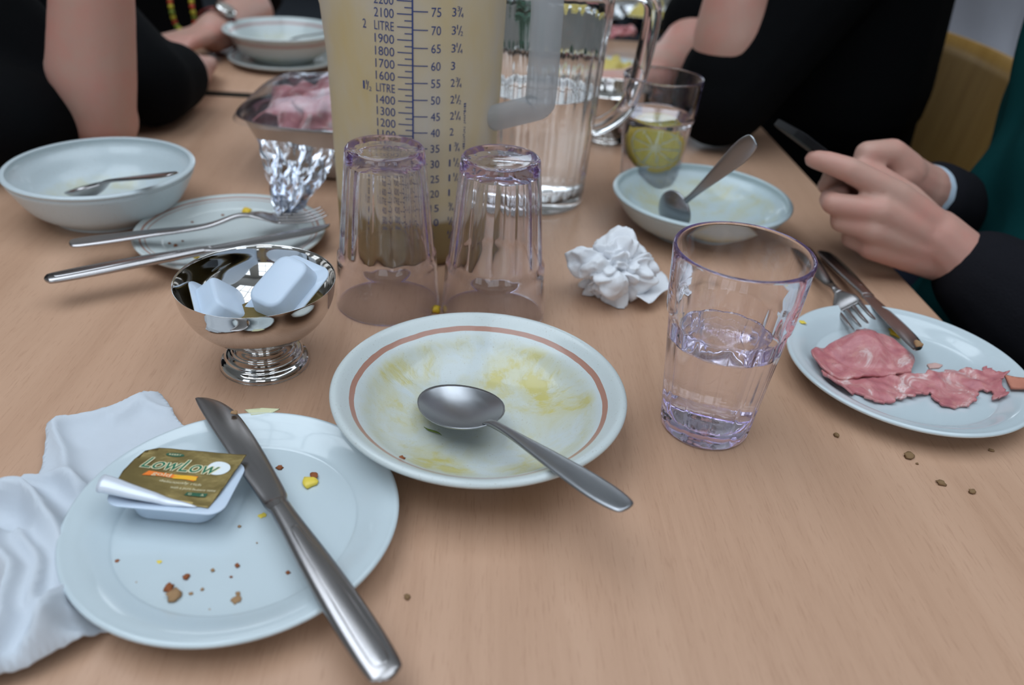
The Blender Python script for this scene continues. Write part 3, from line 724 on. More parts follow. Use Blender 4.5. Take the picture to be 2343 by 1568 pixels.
# ------------------------------------------------------------------ measuring jug
P_J = Vector((-0.0965, 0.683, Z0)); JR = lambda z: 0.0690 + 0.0045 * z / 0.26
JUGM = mat('milky_jug_plastic', (0.8, 0.78, 0.66), 0.4)
def milky(m, cols, transp, pool=None):
    t = m.node_tree; b = t.nodes['Principled BSDF']; n = NT(m); out = t.nodes['Material Output']
    v = n.coord((1, 1, 0.55)); col = n.ramp(n.noise(v, 13, 4, 0.6, 0.6), cols)
    if pool:                                  # soup lying against the inside of the wall
        cc = n.n('ShaderNodeTexCoord'); sp = n.n('ShaderNodeSeparateXYZ'); n.l(cc.outputs['Object'], sp.inputs[0])
        zz = n.math('MULTIPLY_ADD', n.noise(v, 20, 3), 0.006, sp.outputs[2])
        col = n.mix(n.ramp(n.math('DIVIDE', zz, pool[0]), [(0.92, (0.85,) * 3), (1.0, (0,) * 3)]), col, pool[1])
    tl = t.nodes.new('ShaderNodeBsdfTranslucent'); n.l(col, tl.inputs[0]); n.l(col, b.inputs['Base Color']); b.inputs['Specular IOR Level'].default_value = 0.4
    mx = t.nodes.new('ShaderNodeMixShader'); mx.inputs[0].default_value = 0.42; n.l(b.outputs[0], mx.inputs[1]); n.l(tl.outputs[0], mx.inputs[2])
    tp = t.nodes.new('ShaderNodeBsdfTransparent'); tp.inputs[0].default_value = (0.93, 0.94, 0.95, 1)
    m2 = t.nodes.new('ShaderNodeMixShader'); m2.inputs[0].default_value = transp; n.l(mx.outputs[0], m2.inputs[1]); n.l(tp.outputs[0], m2.inputs[2]); n.l(m2.outputs[0], out.inputs[0])
milky(JUGM, [(0.32, (0.80, 0.67, 0.40)), (0.5, (0.80, 0.71, 0.55)), (0.68, (0.77, 0.72, 0.67))], 0.14, (0.047, (0.46, 0.31, 0.10)))
JUGH = mat('frosted_handle_plastic', (0.7, 0.72, 0.75), 0.35); milky(JUGH, [(0.3, (0.60, 0.62, 0.64)), (0.7, (0.66, 0.68, 0.72))], 0.42)
jug = thing('measuring_jug', 'large milky plastic measuring jug with blue printed litre scale and soup film', 'measuring jug', P_J)
jo = [(0.0001, 0.004), (0.050, 0.004), (0.060, 0.0005), (0.0650, 0.0008), (0.0686, 0.004)] + [(JR(z), z) for z in (0.01, 0.04, 0.08, 0.12, 0.16, 0.20, 0.235, 0.25)] + [(JR(0.258) + 0.0015, 0.258), (JR(0.26) + 0.003, 0.262), (JR(0.26) + 0.0015, 0.2635), (JR(0.26) - 0.001, 0.262)]
ji = [(JR(z) - 0.0020, z) for z in (0.25, 0.20, 0.15, 0.10, 0.05, 0.012)] + [(0.063, 0.0065), (0.0001, 0.0062)]
def spout(r, z, t, i):
    a = abs((t - math.radians(196) + math.pi) % (2 * math.pi) - math.pi)      # pouring lip on the far-left side
    k = max(0, 1 - a / 0.55) ** 2 * max(0, (z - 0.175) / 0.088) ** 1.6
    return r * (1 + 0.30 * k)
V, F = lathe(jo + ji, 128, spout); weld(new_mesh('body', V, F, JUGM, jug))
# hollow handle on the right
hp = spline([(JR(0.128) - 0.002, 0, 0.1200), (JR(0.13) + 0.018, -0.001, 0.1280), (JR(0.14) + 0.0335, -0.002, 0.1345), (JR(0.14) + 0.0385, -0.002, 0.1375), (JR(0.15) + 0.0400, -0.002, 0.1450), (JR(0.18) + 0.0395, -0.002, 0.185), (JR(0.21) + 0.0375, -0.002, 0.225), (JR(0.24) + 0.030, -0.001, 0.248), (JR(0.25) + 0.012, 0, 0.253), (JR(0.25) - 0.001, 0, 0.252)], 6)
V, F = tube(hp, 0.0090, 16, 1.45); h = new_mesh('handle', V, F, JUGH, jug); h.rotation_euler = (0, 0, math.radians(-18))
# soup left in the bottom
V, F = lathe([(0.0001, 0.0064), (0.063, 0.0068), (0.0668, 0.013), (JR(0.03) - 0.0022, 0.03), (JR(0.043) - 0.0022, 0.043), (0.064, 0.0425), (0.0001, 0.0425)], 96)
weld(new_mesh('soup_remains', V, F, mat('yellow_soup', (0.50, 0.36, 0.075), 0.4), jug))
# printed scale
def jwrap(u, z, lift=0.0004):
    r = JR(z) + lift; a = -math.pi / 2 + u / JR(z) + math.radians(8.0); return (r * math.cos(a), r * math.sin(a), z)
PV, PF = [], []
def jrect(u0, u1, z0, z1):
    n = max(1, int(abs(u1 - u0) / 0.004)); k = len(PV)
    for i in range(n + 1):
        u = u0 + (u1 - u0) * i / n; PV.append(jwrap(u, z0)); PV.append(jwrap(u, z1))
    for i in range(n): PF.append((k + 2 * i, k + 2 * i + 2, k + 2 * i + 3, k + 2 * i + 1))
def jtext(s, u, z, h, w=None, right=False, cond=0.62):
    V, F, L = text2d(s); sy = h / 0.72; sx = (w / L) if w else sy * cond
    off = -L * sx if right else 0; k = len(PV)
    PV.extend([jwrap(u + off + a * sx, z + b * sy - h / 2) for a, b in V]); PF.extend([tuple(i + k for i in f) for f in F])
def zpx(py, px=955):                          # height on the jug front where that scale mark stands
    y = 0.612
    for _ in range(4): p = atd(px, py, y); y = P_J.y - JR(p.z - Z0)
    return p.z - Z0
z22, z12 = zpx(4), zpx(287); dz = (z22 - z12) / 10
zml = lambda ml: z12 + (ml - 1200) / 100 * dz
zoz = lambda oz: zpx(305) + (oz - 40) / 35 * (zpx(27) - zpx(305))
U0 = -0.0022
jrect(U0 - 0.0006, U0 + 0.0006, zml(130), zml(2420))
for ml in range(150, 2450, 50):
    big = ml % 100 == 0; jrect(U0 - (0.0112 if big else 0.0058), U0, zml(ml) - 0.0004, zml(ml) + 0.0004)
    if big:
        s = 'LITRE' if ml in (500, 1000, 1500, 2000) else str(ml)
        jtext(s, U0 - 0.0135, zml(ml), 0.0066, 0.0150 if len(s) > 3 else 0.0115, True)
        if ml == 2000: jtext('2', U0 - 0.0352, zml(ml), 0.0066, 0.0030, True)
        if ml in (500, 1500):
            if ml == 1500: jtext('1', U0 - 0.0385, zml(ml), 0.0066, 0.0016, True)
            jtext('1', U0 - 0.0363, zml(ml) + 0.0022, 0.0034, 0.0008, True); jtext('/', U0 - 0.0345, zml(ml), 0.0070, 0.0024, True); jtext('2', U0 - 0.0325, zml(ml) - 0.0024, 0.0034, 0.0022, True)
        if ml == 1000: jtext('1', U0 - 0.0352, zml(ml), 0.0066, 0.0018, True)
for oz in range(5, 85, 5):
    z = zoz(oz); jrect(U0, U0 + 0.0112, z - 0.0004, z + 0.0004); jtext(str(oz), U0 + 0.0137, z, 0.0066, 0.0072 if oz > 9 else 0.0034)
    wh, fr_ = divmod(oz, 20); u = U0 + 0.0292
    if wh: jtext(str(wh), u, z, 0.0062, 0.0013 if wh == 1 else 0.0034); u += 0.0042
    if fr_:
        a, b = {5: ('1', '4'), 10: ('1', '2'), 15: ('3', '4')}[fr_]
        jtext(a, u, z + 0.0022, 0.0034, 0.0008 if a == '1' else 0.0022); jtext('/', u + 0.001, z - 0.0002, 0.0066, 0.0030); jtext(b, u + 0.0030, z - 0.0026, 0.0034, 0.0022)
zt = zpx(242); RV = random.Random(3)
for i in range(20):                          # small upright line of lettering, too blurred to read
    if i == 9: continue
    z = zt - i * 0.0019; jrect(0.0392, 0.0412, z - 0.0003, z); jrect(0.0392 if RV.random() < .5 else 0.0407, 0.0399 if RV.random() < .5 else 0.0412, z - 0.0013, z - 0.0003)
new_mesh('printed_scale', PV, PF, INK['blue'], jug, smooth=False)

# ------------------------------------------------------------------ clear water pitcher behind
P_P = Vector((0.010, 0.800, Z0)); PR = lambda z: 0.0530 + 0.0100 * z / 0.215
pit = thing('water_pitcher', 'clear ribbed plastic water pitcher with a broad handle, behind the measuring jug', 'pitcher', P_P)
po = [(0.0001, 0.003), (0.046, 0.003), (0.049, 0.0004), (0.0515, 0.0008), (0.053, 0.004)] + [(PR(z), z) for z in (0.012, 0.03, 0.06, 0.10, 0.14, 0.165)] + [(PR(0.168) + 0.0012, 0.1685), (PR(0.19) + 0.0012, 0.19), (PR(0.21) + 0.001, 0.212), (PR(0.215), 0.2155), (PR(0.215) - 0.002, 0.2150)]
pi_ = [(PR(0.20) - 0.0026, 0.20), (PR(0.168) - 0.0026, 0.168), (PR(0.14) - 0.0032, 0.14), (PR(0.08) - 0.0032, 0.08), (PR(0.03) - 0.0032, 0.03), (0.047, 0.012), (0.0001, 0.0105)]
kk = len(po)
V, F = lathe(po + pi_, 240, lambda r, z, t, i: r + (0.0013 * (abs(math.cos(12 * t)) - 0.5) if (i >= kk and 0.02 < z < 0.165) else 0))
weld(new_mesh('body', V, F, PCJ, pit))
hp = spline([(PR(0.20) - 0.0005, 0, 0.203), (PR(0.2) + 0.020, 0, 0.205), (PR(0.2) + 0.034, 0, 0.199), (PR(0.2) + 0.0385, 0, 0.185), (PR(0.2) + 0.036, 0, 0.15), (PR(0.2) + 0.030, 0, 0.112), (PR(0.2) + 0.020, 0, 0.092), (PR(0.1) + 0.010, 0, 0.080), (PR(0.075) - 0.0005, 0, 0.076)], 7)
V, F = tube(hp, 0.0055, 14, 1.7); h = new_mesh('handle', V, F, PCJ, pit); h.rotation_euler = (0, 0, math.radians(5))
V, F = lathe([(0.0001, 0.0104), (0.047, 0.0119), (PR(0.03) - 0.0030, 0.03), (PR(0.08) - 0.0030, 0.08), (PR(0.112) - 0.003, 0.112), (0.05, 0.1115), (0.0001, 0.1115)], 160, lambda r, z, t, i: r + (0.0013 * (abs(math.cos(12 * t)) - 0.5) if 0.02 < z < 0.1118 and r > 0.0505 else 0))
o = new_mesh('drinking_water', V, F, WATER, loc=P_P); weld(o); tag(o, 'water half filling the clear pitcher', 'water')

# ------------------------------------------------------------------ ham tray with cling film
ta, tb = at(582, 296, 0.06), at(765, 280, 0.06)
TD = Vector((math.cos(math.radians(4)), math.sin(math.radians(4)), 0)); TN = Vector((-TD.y, TD.x, 0))
tl = at(533, 262, 0.06)
TL_, TW_ = 0.270, 0.138
tc = Vector((tl.x, tl.y, Z0)) + TD * (TL_ / 2) + TN * 0.026
tray = thing('serving_tray', 'oval steel serving tray of ham under cling film', 'tray', mtx=frame(tc, TD))
def oval(w, d, n=64, p=2.8):
    return [(w / 2 * math.copysign(abs(math.cos(2 * math.pi * i / n)) ** (2 / p), math.cos(2 * math.pi * i / n)), d / 2 * math.copysign(abs(math.sin(2 * math.pi * i / n)) ** (2 / p), math.sin(2 * math.pi * i / n))) for i in range(n)]
rg = [(0.55, 0.50, 0.0006), (0.72, 0.64, 0.001), (0.78, 0.71, 0.006), (0.86, 0.80, 0.030), (0.95, 0.925, 0.0565), (0.975, 0.965, 0.0590), (1.0, 1.0, 0.0600), (1.0, 1.0, 0.0612), (0.975, 0.965, 0.0605), (0.94, 0.91, 0.0570), (0.85, 0.785, 0.031), (0.77, 0.70, 0.0075), (0.70, 0.62, 0.003), (0.5, 0.45, 0.0025)]
V, F = rings_mesh([[(x, y, z) for x, y in oval(TL_ * a, TW_ * b)] for a, b, z in rg]); weld(new_mesh('pan', V, F, TRAYM, tray), 1e-7)
def tray_pt(x, y, z): return tc + TD * x + TN * y + Vector((0, 0, z))
HAMR = random.Random(11)
def folded_slice(label, c, rot, lx, ly, hgt, group):
    """a limp slice of ham folded over on itself"""
    t = [];
    nu, nv = 26, 14; sd = HAMR.random() * 50
    for i in range(nu + 1):
        u = i / nu - 0.5
        for j in range(nv + 1):
            v = j / nv - 0.5; a = (v + 0.5) * math.pi * 1.15 - 0.25
            w = 1 + 0.25 * N(u * 4, v * 3, sd)
            x = u * lx * w; y = -math.cos(a) * ly * 0.5 * w + 0.012 * N(u * 5, v * 5, sd + 9); z = max(0, math.sin(a)) * hgt * (1 - 1.6 * u * u) + 0.008 * N(u * 6, v * 6, sd + 4) + 0.004
            t.append((x, y, z))
    F = [(i * (nv + 1) + j, (i + 1) * (nv + 1) + j, (i + 1) * (nv + 1) + j + 1, i * (nv + 1) + j + 1) for i in range(nu) for j in range(nv)]
    o = new_mesh('ham_slice', t, F, HAM, loc=c); o.rotation_euler = (HAMR.uniform(-.15, .15), HAMR.uniform(-.15, .15), rot)
    md = o.modifiers.new('t', 'SOLIDIFY'); md.thickness = 0.002; return tag(o, label, 'ham', group)
for i, (x, y, z, r, lx, ly, hh) in enumerate([(-0.066, -0.008, 0.040, 0.9, 0.080, 0.050, 0.030), (-0.060, 0.015, 0.045, -0.5, 0.10, 0.06, 0.034), (-0.025, -0.010, 0.048, 0.35, 0.095, 0.050, 0.032), (-0.01, 0.022, 0.058, 0.1, 0.11, 0.055, 0.034), (0.035, -0.006, 0.050, -0.3, 0.085, 0.05, 0.03), (0.07, 0.012, 0.04, 0.7, 0.09, 0.06, 0.03)]):
    folded_slice('folded pink ham slice in the cling filmed steel tray', tray_pt(x, y, z), r, lx, ly, hh, 'ham slices heaped in the steel tray')
# film over the tray, gathered into a loose bunch that hangs down to the side plate
FV, FF = [], []
nu, nv = 50, 34
for i in range(nu + 1):
    for j in range(nv + 1):
        a = -0.5 + i / nu; b = -0.5 + j / nv
        x = a * TL_ * 1.0; y = b * TW_ * 1.0
        dome = max(0, 1 - (2 * a) ** 4) * max(0, 1 - (2 * b) ** 4)
        z = 0.0625 + 0.040 * dome * (0.85 + 0.35 * N(x * 18, y * 22, 2)) + 0.006 * abs(N(x * 45, y * 70, 5)) * dome
        s = 1 - 0.16 * (abs(2 * a) ** 3) * (abs(2 * b) ** 3)
        p = tray_pt(x * s * 1.01, y * s * 1.01, z - 0.004 * (1 - dome)); FV.append(p)
for i in range(nu):
    for j in range(nv): a = i * (nv + 1) + j; FF.append((a, a + nv + 1, a + nv + 2, a + 1))
film = thing('cling_film', 'crumpled clear cling film over the ham tray, its bunch hanging on the side plate', 'film', (0, 0, 0))
new_mesh('stretched_film', FV, FF, FILM, film)
top_l, top_r, apex = at(597, 318, 0.064), at(775, 345, 0.050), at(648, 505, 0.0155)
FV, FF = [], []; nu, nv = 90, 60
for j in range(nv + 1):
    t = j / nv
    for i in range(nu + 1):
        s = i / nu
        wdt = (1 - t) ** 1.05 * 0.94 + 0.16
        base = top_l.lerp(top_r, 0.5).lerp(apex, t) + (top_r - top_l) * ((s - 0.5) * wdt) + Vector((0, 0, 0.018 * math.sin(math.pi * t) * -0.3))
        pl = math.sin(s * 34 + 3 * N(s * 6, t * 3, 1)) * 0.0024 * (0.35 + 1.0 * t) + 0.006 * N(s * 7, t * 3, 7) + 0.0012 * N(s * 24, t * 12, 3)
        nn = Vector((0.1, -0.75, 0.65)); FV.append(base + nn * pl + Vector((0.003 * N(s * 8, t * 9, 12), 0, 0)))
for j in range(nv):
    for i in range(nu): a = j * (nu + 1) + i; FF.append((a, a + 1, a + nu + 2, a + nu + 1))
for v in FV: v.z = max(v.z, Z0 + 0.0148)
new_mesh('gathered_bunch', FV, FF, FILM, film)

# ------------------------------------------------------------------ ham on the right plate
def pxs(pts, z): return [tuple(at(x, y, z)[:2]) for x, y in pts]
def platez(x, y, c=P_RP, r=0.0845):
    d = math.hypot(x - c.x, y - c.y)
    return Z0 + 0.0062 + 0.0102 * max(0, min(1, (d - 0.058) / 0.018))
lo = pxs([(1880, 860), (1905, 838), (1960, 846), (2010, 850), (2060, 842), (2110, 858), (2160, 848), (2210, 843), (2245, 852), (2252, 843), (2275, 858), (2300, 868), (2285, 880), (2305, 912), (2275, 915), (2268, 895), (2240, 890), (2240, 905), (2215, 925), (2190, 929), (2150, 922), (2130, 895), (2080, 905), (2040, 918), (1995, 915), (1960, 895), (1945, 902), (1890, 885)], 0.010)
sheet('ham_slice', lo, lambda x, y: platez(x, y) + 0.0028 + 0.0045 * abs(N(x * 45, y * 45, 3)) + 0.0020 * N(x * 120, y * 120), 0.0018, 0.0018, HAM, jag=0.0013)
tag(bpy.data.objects['ham_slice.006'] if 'ham_slice.006' in bpy.data.objects else COL.objects[-1], 'flat torn ham slice with pale fat and a ragged tail', 'ham')
hi = pxs([(1855, 805), (1880, 788), (1925, 775), (1950, 758), (1965, 744), (1985, 738), (2002, 745), (2030, 765), (2060, 778), (2085, 790), (2097, 818), (2090, 835), (2050, 846), (2010, 848), (1960, 850), (1925, 852), (1895, 845), (1870, 830)], 0.016)
hc = at(1995, 795, 0.016)
def hz(x, y):
    d = math.hypot((x - hc.x) / 0.034, (y - hc.y) / 0.020)
    return platez(x, y) + 0.0055 + 0.015 * max(0, 1 - d * d) + 0.0040 * N(x * 60, y * 60, 8) + 0.0012 * N(x * 160, y * 160, 1)
o = sheet('ham_slice', hi, hz, 0.0020, 0.0022, HAM, jag=0.0006, seed=5); tag(o, 'folded ham slice heaped beside the fork tines', 'ham')
o = sheet('ham_rind_strip', pxs([(2298, 862), (2335, 880), (2390, 905), (2388, 925), (2345, 905), (2312, 890)], 0.014), lambda x, y: platez(x, y) + 0.004 + 0.002 * N(x * 80, y * 80), 0.002, 0.002, HAMRIND); tag(o, 'strip of reddish ham rind at the plate edge', 'ham')
o = sheet('ham_scrap', pxs([(2122, 832), (2140, 829), (2158, 834), (2150, 840), (2128, 841)], 0.008), lambda x, y: platez(x, y) + 0.0014, 0.0012, 0.002, HAMFAT); tag(o, 'small pale scrap of ham lying alone on the plate', 'ham')

# ------------------------------------------------------------------ tissue and napkin
def crumple_ball(name, label, c, size, seed, m):
    bm = bmesh.new(); bmesh.ops.create_icosphere(bm, subdivisions=6, radius=1.0)
    rr = random.Random(seed)
    planes = [(Vector((rr.gauss(0, 1), rr.gauss(0, 1), rr.gauss(0, 1))).normalized(), rr.uniform(0.66, 1.0)) for _ in range(46)]
    cuts = [(Vector((rr.gauss(0, 1), rr.gauss(0, 1), rr.gauss(0.2, 1))).normalized(), rr.uniform(-0.6, 0.6), rr.uniform(0.10, 0.26), rr.uniform(0.08, 0.22)) for _ in range(8)]
    for v in bm.verts:
        d = v.co.normalized(); q = (d + 0.34 * noise.noise_vector(d * 1.7 + Vector((seed, 0, 0))) + 0.10 * noise.noise_vector(d * 4.5 + Vector((0, seed, 0)))).normalized()
        r = 1.25
        for n_, k in planes:
            t = n_.dot(q)
            if t > 0.25: r = min(r, k / t)
        r *= 1 + 0.22 * noise.noise(d * 1.4 + Vector((seed * 2, 1, 0)))
        for n_, off, wdt, dep in cuts:
            e = abs(n_.dot(q) - off + 0.16 * noise.noise(d * 2.2 + Vector((off * 9, 0, 0)))); r -= dep * max(0, 1 - e / wdt)
        r += 0.022 * (1 - 2 * abs(noise.noise(q * 5.5 + Vector((seed, 4, 0))))) + 0.010 * (1 - 2 * abs(noise.noise(q * 12 + Vector((seed, 9, 0)))))
        v.co = d * r * 1.12
        v.co.x *= size[0]; v.co.y *= size[1]; v.co.z = v.co.z * size[2] + size[2] * 0.70
        if v.co.z < 0.0006: v.co.z = 0.0006 + 0.02 * max(-0.02, v.co.z) * 0
    me = bpy.data.meshes.new(name); bm.to_mesh(me); bm.free(); me.materials.append(m)
    me.polygons.foreach_set('use_smooth', [True] * len(me.polygons))
    t = thing(name, label, 'tissue', c); link('crumpled_wad', me, t); return t
tc_ = at(1398, 690, 0); 
tz = crumple_ball('crumpled_tissue', 'crumpled white tissue ball with a flat corner, beside the tumbler', (tc_.x, tc_.y + 0.012, Z0), (0.037, 0.033, 0.034), 5, TISSUE)
fl = pxs([(1480, 620), (1515, 615), (1540, 655), (1485, 690), (1455, 680)], 0.012)
o = sheet('loose_corner', [(x - tz.location.x, y - tz.location.y) for x, y in fl], lambda x, y: 0.011 + 0.004 * N(x * 60, y * 60), 0.0005, 0.003, TISSUE, tz)
# napkin under and beside the front plate
nap = pxs([(330, 897), (362, 900), (385, 925), (405, 958), (470, 1020), (520, 1200), (420, 1400), (230, 1448), (170, 1490), (90, 1532), (-20, 1575), (-140, 1620), (-160, 1300), (-60, 1190), (8, 1142), (92, 1098), (100, 1050), (112, 975), (140, 955), (205, 950), (235, 938), (285, 932)], 0.004)
def pl(pts, z=0.006): return [at(x, y, z) for x, y in pts]
RIDGES = [(pl([(128, 985), (150, 1080), (205, 1190), (250, 1330)]), .0075, .0060), (pl([(10, 1155), (70, 1150), (130, 1235), (165, 1370), (120, 1460)]), .0085, .0140), (pl([(-60, 1250), (5, 1260), (40, 1350), (30, 1450), (-40, 1530)]), .0095, .0150),
          (pl([(85, 1500), (170, 1430), (225, 1400)]), .0055, .0050), (pl([(-20, 1555), (90, 1500), (190, 1465)]), .0050, .0045), (pl([(140, 968), (220, 955), (300, 925), (352, 908)]), .0080, .0045), (pl([(260, 960), (330, 930), (385, 945)]), .0070, .0035), (pl([(70, 1110), (130, 1100), (200, 1130)]), .0060, .0060), (pl([(60, 1250), (95, 1330), (90, 1420)]), .0045, .0065)]
def segd(x, y, P):
    best = 9.0
    for i in range(len(P) - 1):
        ax, ay, bx, by = P[i].x, P[i].y, P[i + 1].x, P[i + 1].y; L2 = (bx - ax) ** 2 + (by - ay) ** 2
        t = max(0, min(1, ((x - ax) * (bx - ax) + (y - ay) * (by - ay)) / L2)); best = min(best, math.hypot(x - ax - t * (bx - ax), y - ay - t * (by - ay)))
    return best
def napz(x, y):
    d = math.hypot(x - P_FP.x, y - P_FP.y); k = max(0, min(1, (d - 0.060) / 0.034)); k = k * k * (3 - 2 * k)
    wx, wy = x + 0.004 * N(x * 40, y * 40, 1), y + 0.004 * N(x * 40, y * 40, 5)
    h = sum(1.45 * hh * math.exp(-abs(segd(wx, wy, P) / (0.8 * w)) ** 1.35) for P, w, hh in RIDGES)
    return Z0 + 0.0008 + k * (0.0022 + h + 0.0016 * (0.5 + N(x * 45, y * 45, 3)) + 0.0008 * abs(N(x * 120, y * 120, 8)))
NAPM = mat('napkin_paper', (0.58, 0.62, 0.675), 0.95, spec=0.1); _n = NT(NAPM); _n.bump(_n.noise(_n.coord((1, 1, 1)), 500, 3), 0.12, 0.0004)
o = sheet('paper_napkin', nap, napz, 0.0007, 0.0022, NAPM, jag=0.0005); tag(o, 'white crumpled paper napkin tucked under the butter tub plate', 'napkin')

# ------------------------------------------------------------------ crumbs and scraps
def crumb_mesh(name, seed, m):
    bm = bmesh.new(); bmesh.ops.create_icosphere(bm, subdivisions=2, radius=1)
    for v in bm.verts:
        d = v.co.normalized(); v.co = d * (1 + 0.55 * noise.noise(d * 1.8 + Vector((seed, 0, 0))) + 0.25 * noise.noise(d * 4 + Vector((0, seed, 0)))); v.co.z = max(v.co.z, -0.55) + 0.55
    me = bpy.data.meshes.new(name); bm.to_mesh(me); bm.free(); me.materials.append(m); me.polygons.foreach_set('use_smooth', [True] * len(me.polygons)); return me
BREAD = mat('bread_crumb', (0.34, 0.20, 0.10), 0.9); CRUST = mat('crust_crumb', (0.26, 0.075, 0.02), 0.7); OAT = mat('oat_flake', (0.22, 0.13, 0.06), 0.85); CORN = mat('yellow_crumb', (0.75, 0.50, 0.03), 0.45); SOFTB = mat('soft_yellow_butter', (0.78, 0.60, 0.08), 0.35)
CM = {(k, i): crumb_mesh('crumb', i * 3.3 + 1, m) for k, m in dict(bread=BREAD, crust=CRUST, oat=OAT, yellow=CORN, butter=SOFTB, fat=HAMFAT).items() for i in range(3)}
def crumb(px, py, z, size, kind, label, cat='crumb', group=None, flat=0.6):
    p = at(px, py, z); i = R.randrange(3); o = link('corn_kernel' if cat == 'corn' else ('butter_smear' if kind == 'butter' else 'bread_crumb'), CM[(kind, i)])
    o.location = p; s = size; o.scale = (s * R.uniform(0.8, 1.25), s * R.uniform(0.8, 1.2), s * flat); o.rotation_euler = (0, 0, R.uniform(0, 6.28)); return tag(o, label, cat, group)
ZW = 0.0076
G = 'crumbs on the butter tub plate'
for x, y, s, k in [(268, 1286, .0011, 'crust'), (427, 1322, .0017, 'crust'), (543, 1296, .0013, 'crust'), (529, 1321, .0007, 'crust'), (659, 1312, .0010, 'crust'), (487, 1306, .0009, 'bread'), (548, 1206, .0009, 'bread'), (463, 1350, .0008, 'bread'), (437, 1360, .0009, 'bread'), (545, 1360, .0011, 'bread'), (312, 1334, .0005, 'bread'), (480, 1396, .0006, 'bread'), (588, 1243, .0005, 'bread'), (640, 1072, .0017, 'crust')]:
    crumb(x, y, ZW, s, k, 'tiny reddish crust crumb on the butter tub plate' if k == 'crust' else 'tiny pale bread crumb on the butter tub plate', group=G + (' (crust)' if k == 'crust' else ' (pale)'))
crumb(400, 1366, ZW, 0.0036, 'bread', 'largest bread crumb clump on the butter tub plate')
crumb(387, 1348, ZW, 0.0022, 'crust', 'dark crust crumb touching the largest clump on the butter tub plate')
crumb(541, 1374, ZW, 0.0021, 'bread', 'elongated bread crumb near the rim of the butter tub plate', flat=0.4)
crumb(710, 1107, ZW, 0.0042, 'butter', 'blob of soft yellow butter with a crumb, beside the broad knife', 'butter', flat=0.45)
crumb(719, 1090, ZW + 0.001, 0.0020, 'crust', 'brown crumb stuck to the yellow butter blob')
for x, y, s in [(600, 1180, .002), (790, 1178, .0012), (365, 1286, .0011), (790, 1192, .0008)]: crumb(x, y, ZW, s, 'butter', 'faint yellow butter smear on the butter tub plate', 'butter', 'butter smears on the butter tub plate', flat=0.08)
o = sheet('butter_smear', pxs([(560, 938), (600, 934), (640, 936), (620, 946), (575, 950)], 0.017), lambda x, y: Z0 + 0.0172, 0.0006, 0.002, mat('pale_butter_film', (0.66, 0.66, 0.42), 0.4)); tag(o, 'pale butter smear on the rim of the butter tub plate beside the knife tip', 'butter')
crumb(536, 945, 0.0235, 0.0022, 'bread', 'butter-stuck crumb on the blade of the knife by the butter tub', flat=0.35)
G = 'crumbs on the table by the ham plate'
for x, y, s, lb in [(1914, 998, .0021, 'brown bread crumb on the table between the tumbler and the ham plate'), (2080, 1045, .0028, 'largest brown bread crumb on the table beside the ham plate'), (2152, 1107, .0022, None), (2224, 1127, .0023, None), (2268, 1032, .0015, None), (2098, 1062, .001, 'tiny brown speck beside the largest table crumb'), (932, 1368, .0017, 'lone crumb on the table between the broad knife and banded bowl')]:
    crumb(x, y, 0.0002, s, 'oat', lb or 'small brown bread crumb on the table off the ham plate rim', group=None if lb else G)
crumb(996, 713, 0.0002, 0.0034, 'yellow', 'yellow corn kernel between the two upturned tumblers', 'corn', flat=1.0)
crumb(565, 488, 0.0066, 0.0042, 'yellow', 'yellow corn bit on the banded side plate', 'corn', flat=0.8)
for x, y, s in [(510, 493, .0013), (440, 509, .0011), (388, 558, .0014), (402, 563, .0018), (418, 552, .001)]: crumb(x, y, 0.0066, s, 'crust', 'small brown crumb on the banded side plate', group='crumbs on the side plate')
crumb(450, 590, 0.0135, 0.0030, 'yellow', 'orange smear on the rim of the banded plate', flat=0.2)
crumb(2100, 790, 0.0255, 0.0034, 'bread', 'bread crumb on the tip of the ham plate knife', flat=0.6)
crumb(2050, 765, 0.0075, 0.0062, 'yellow', 'orange yellow scrap behind the ham', 'corn', flat=0.4)
crumb(1836, 738, 0.0165, 0.0026, 'butter', 'yellow smear on the rim of the ham plate', 'butter', flat=0.15)
crumb(918, 1053, 0.0235, 0.0024, 'crust', 'reddish crumb on the inside of the banded soup bowl', flat=0.5)
HERB = mat('green_herb', (0.10, 0.15, 0.01), 0.5)
def herb(px, py, z, w, l, rot, label):
    p = at(px, py, z); o = sheet('herb_flake', [(-l, 0), (-l * .3, w), (l * .6, w * .7), (l, 0), (l * .3, -w), (-l * .5, -w * .8)], lambda x, y: 0.0012 * math.sin(x * 400) + 0.001, 0.0004, 0.0012, HERB); o.location = p; o.rotation_euler = (0.3, 0.2, rot); return tag(o, label, 'herb')
herb(820, 866, 0.026, 0.0022, 0.0040, 1.2, 'green herb flake on the inner wall of the banded soup bowl')
herb(990, 988, 0.0070, 0.0006, 0.0065, -0.4, 'thin dark green herb thread near the spoon in the banded bowl')

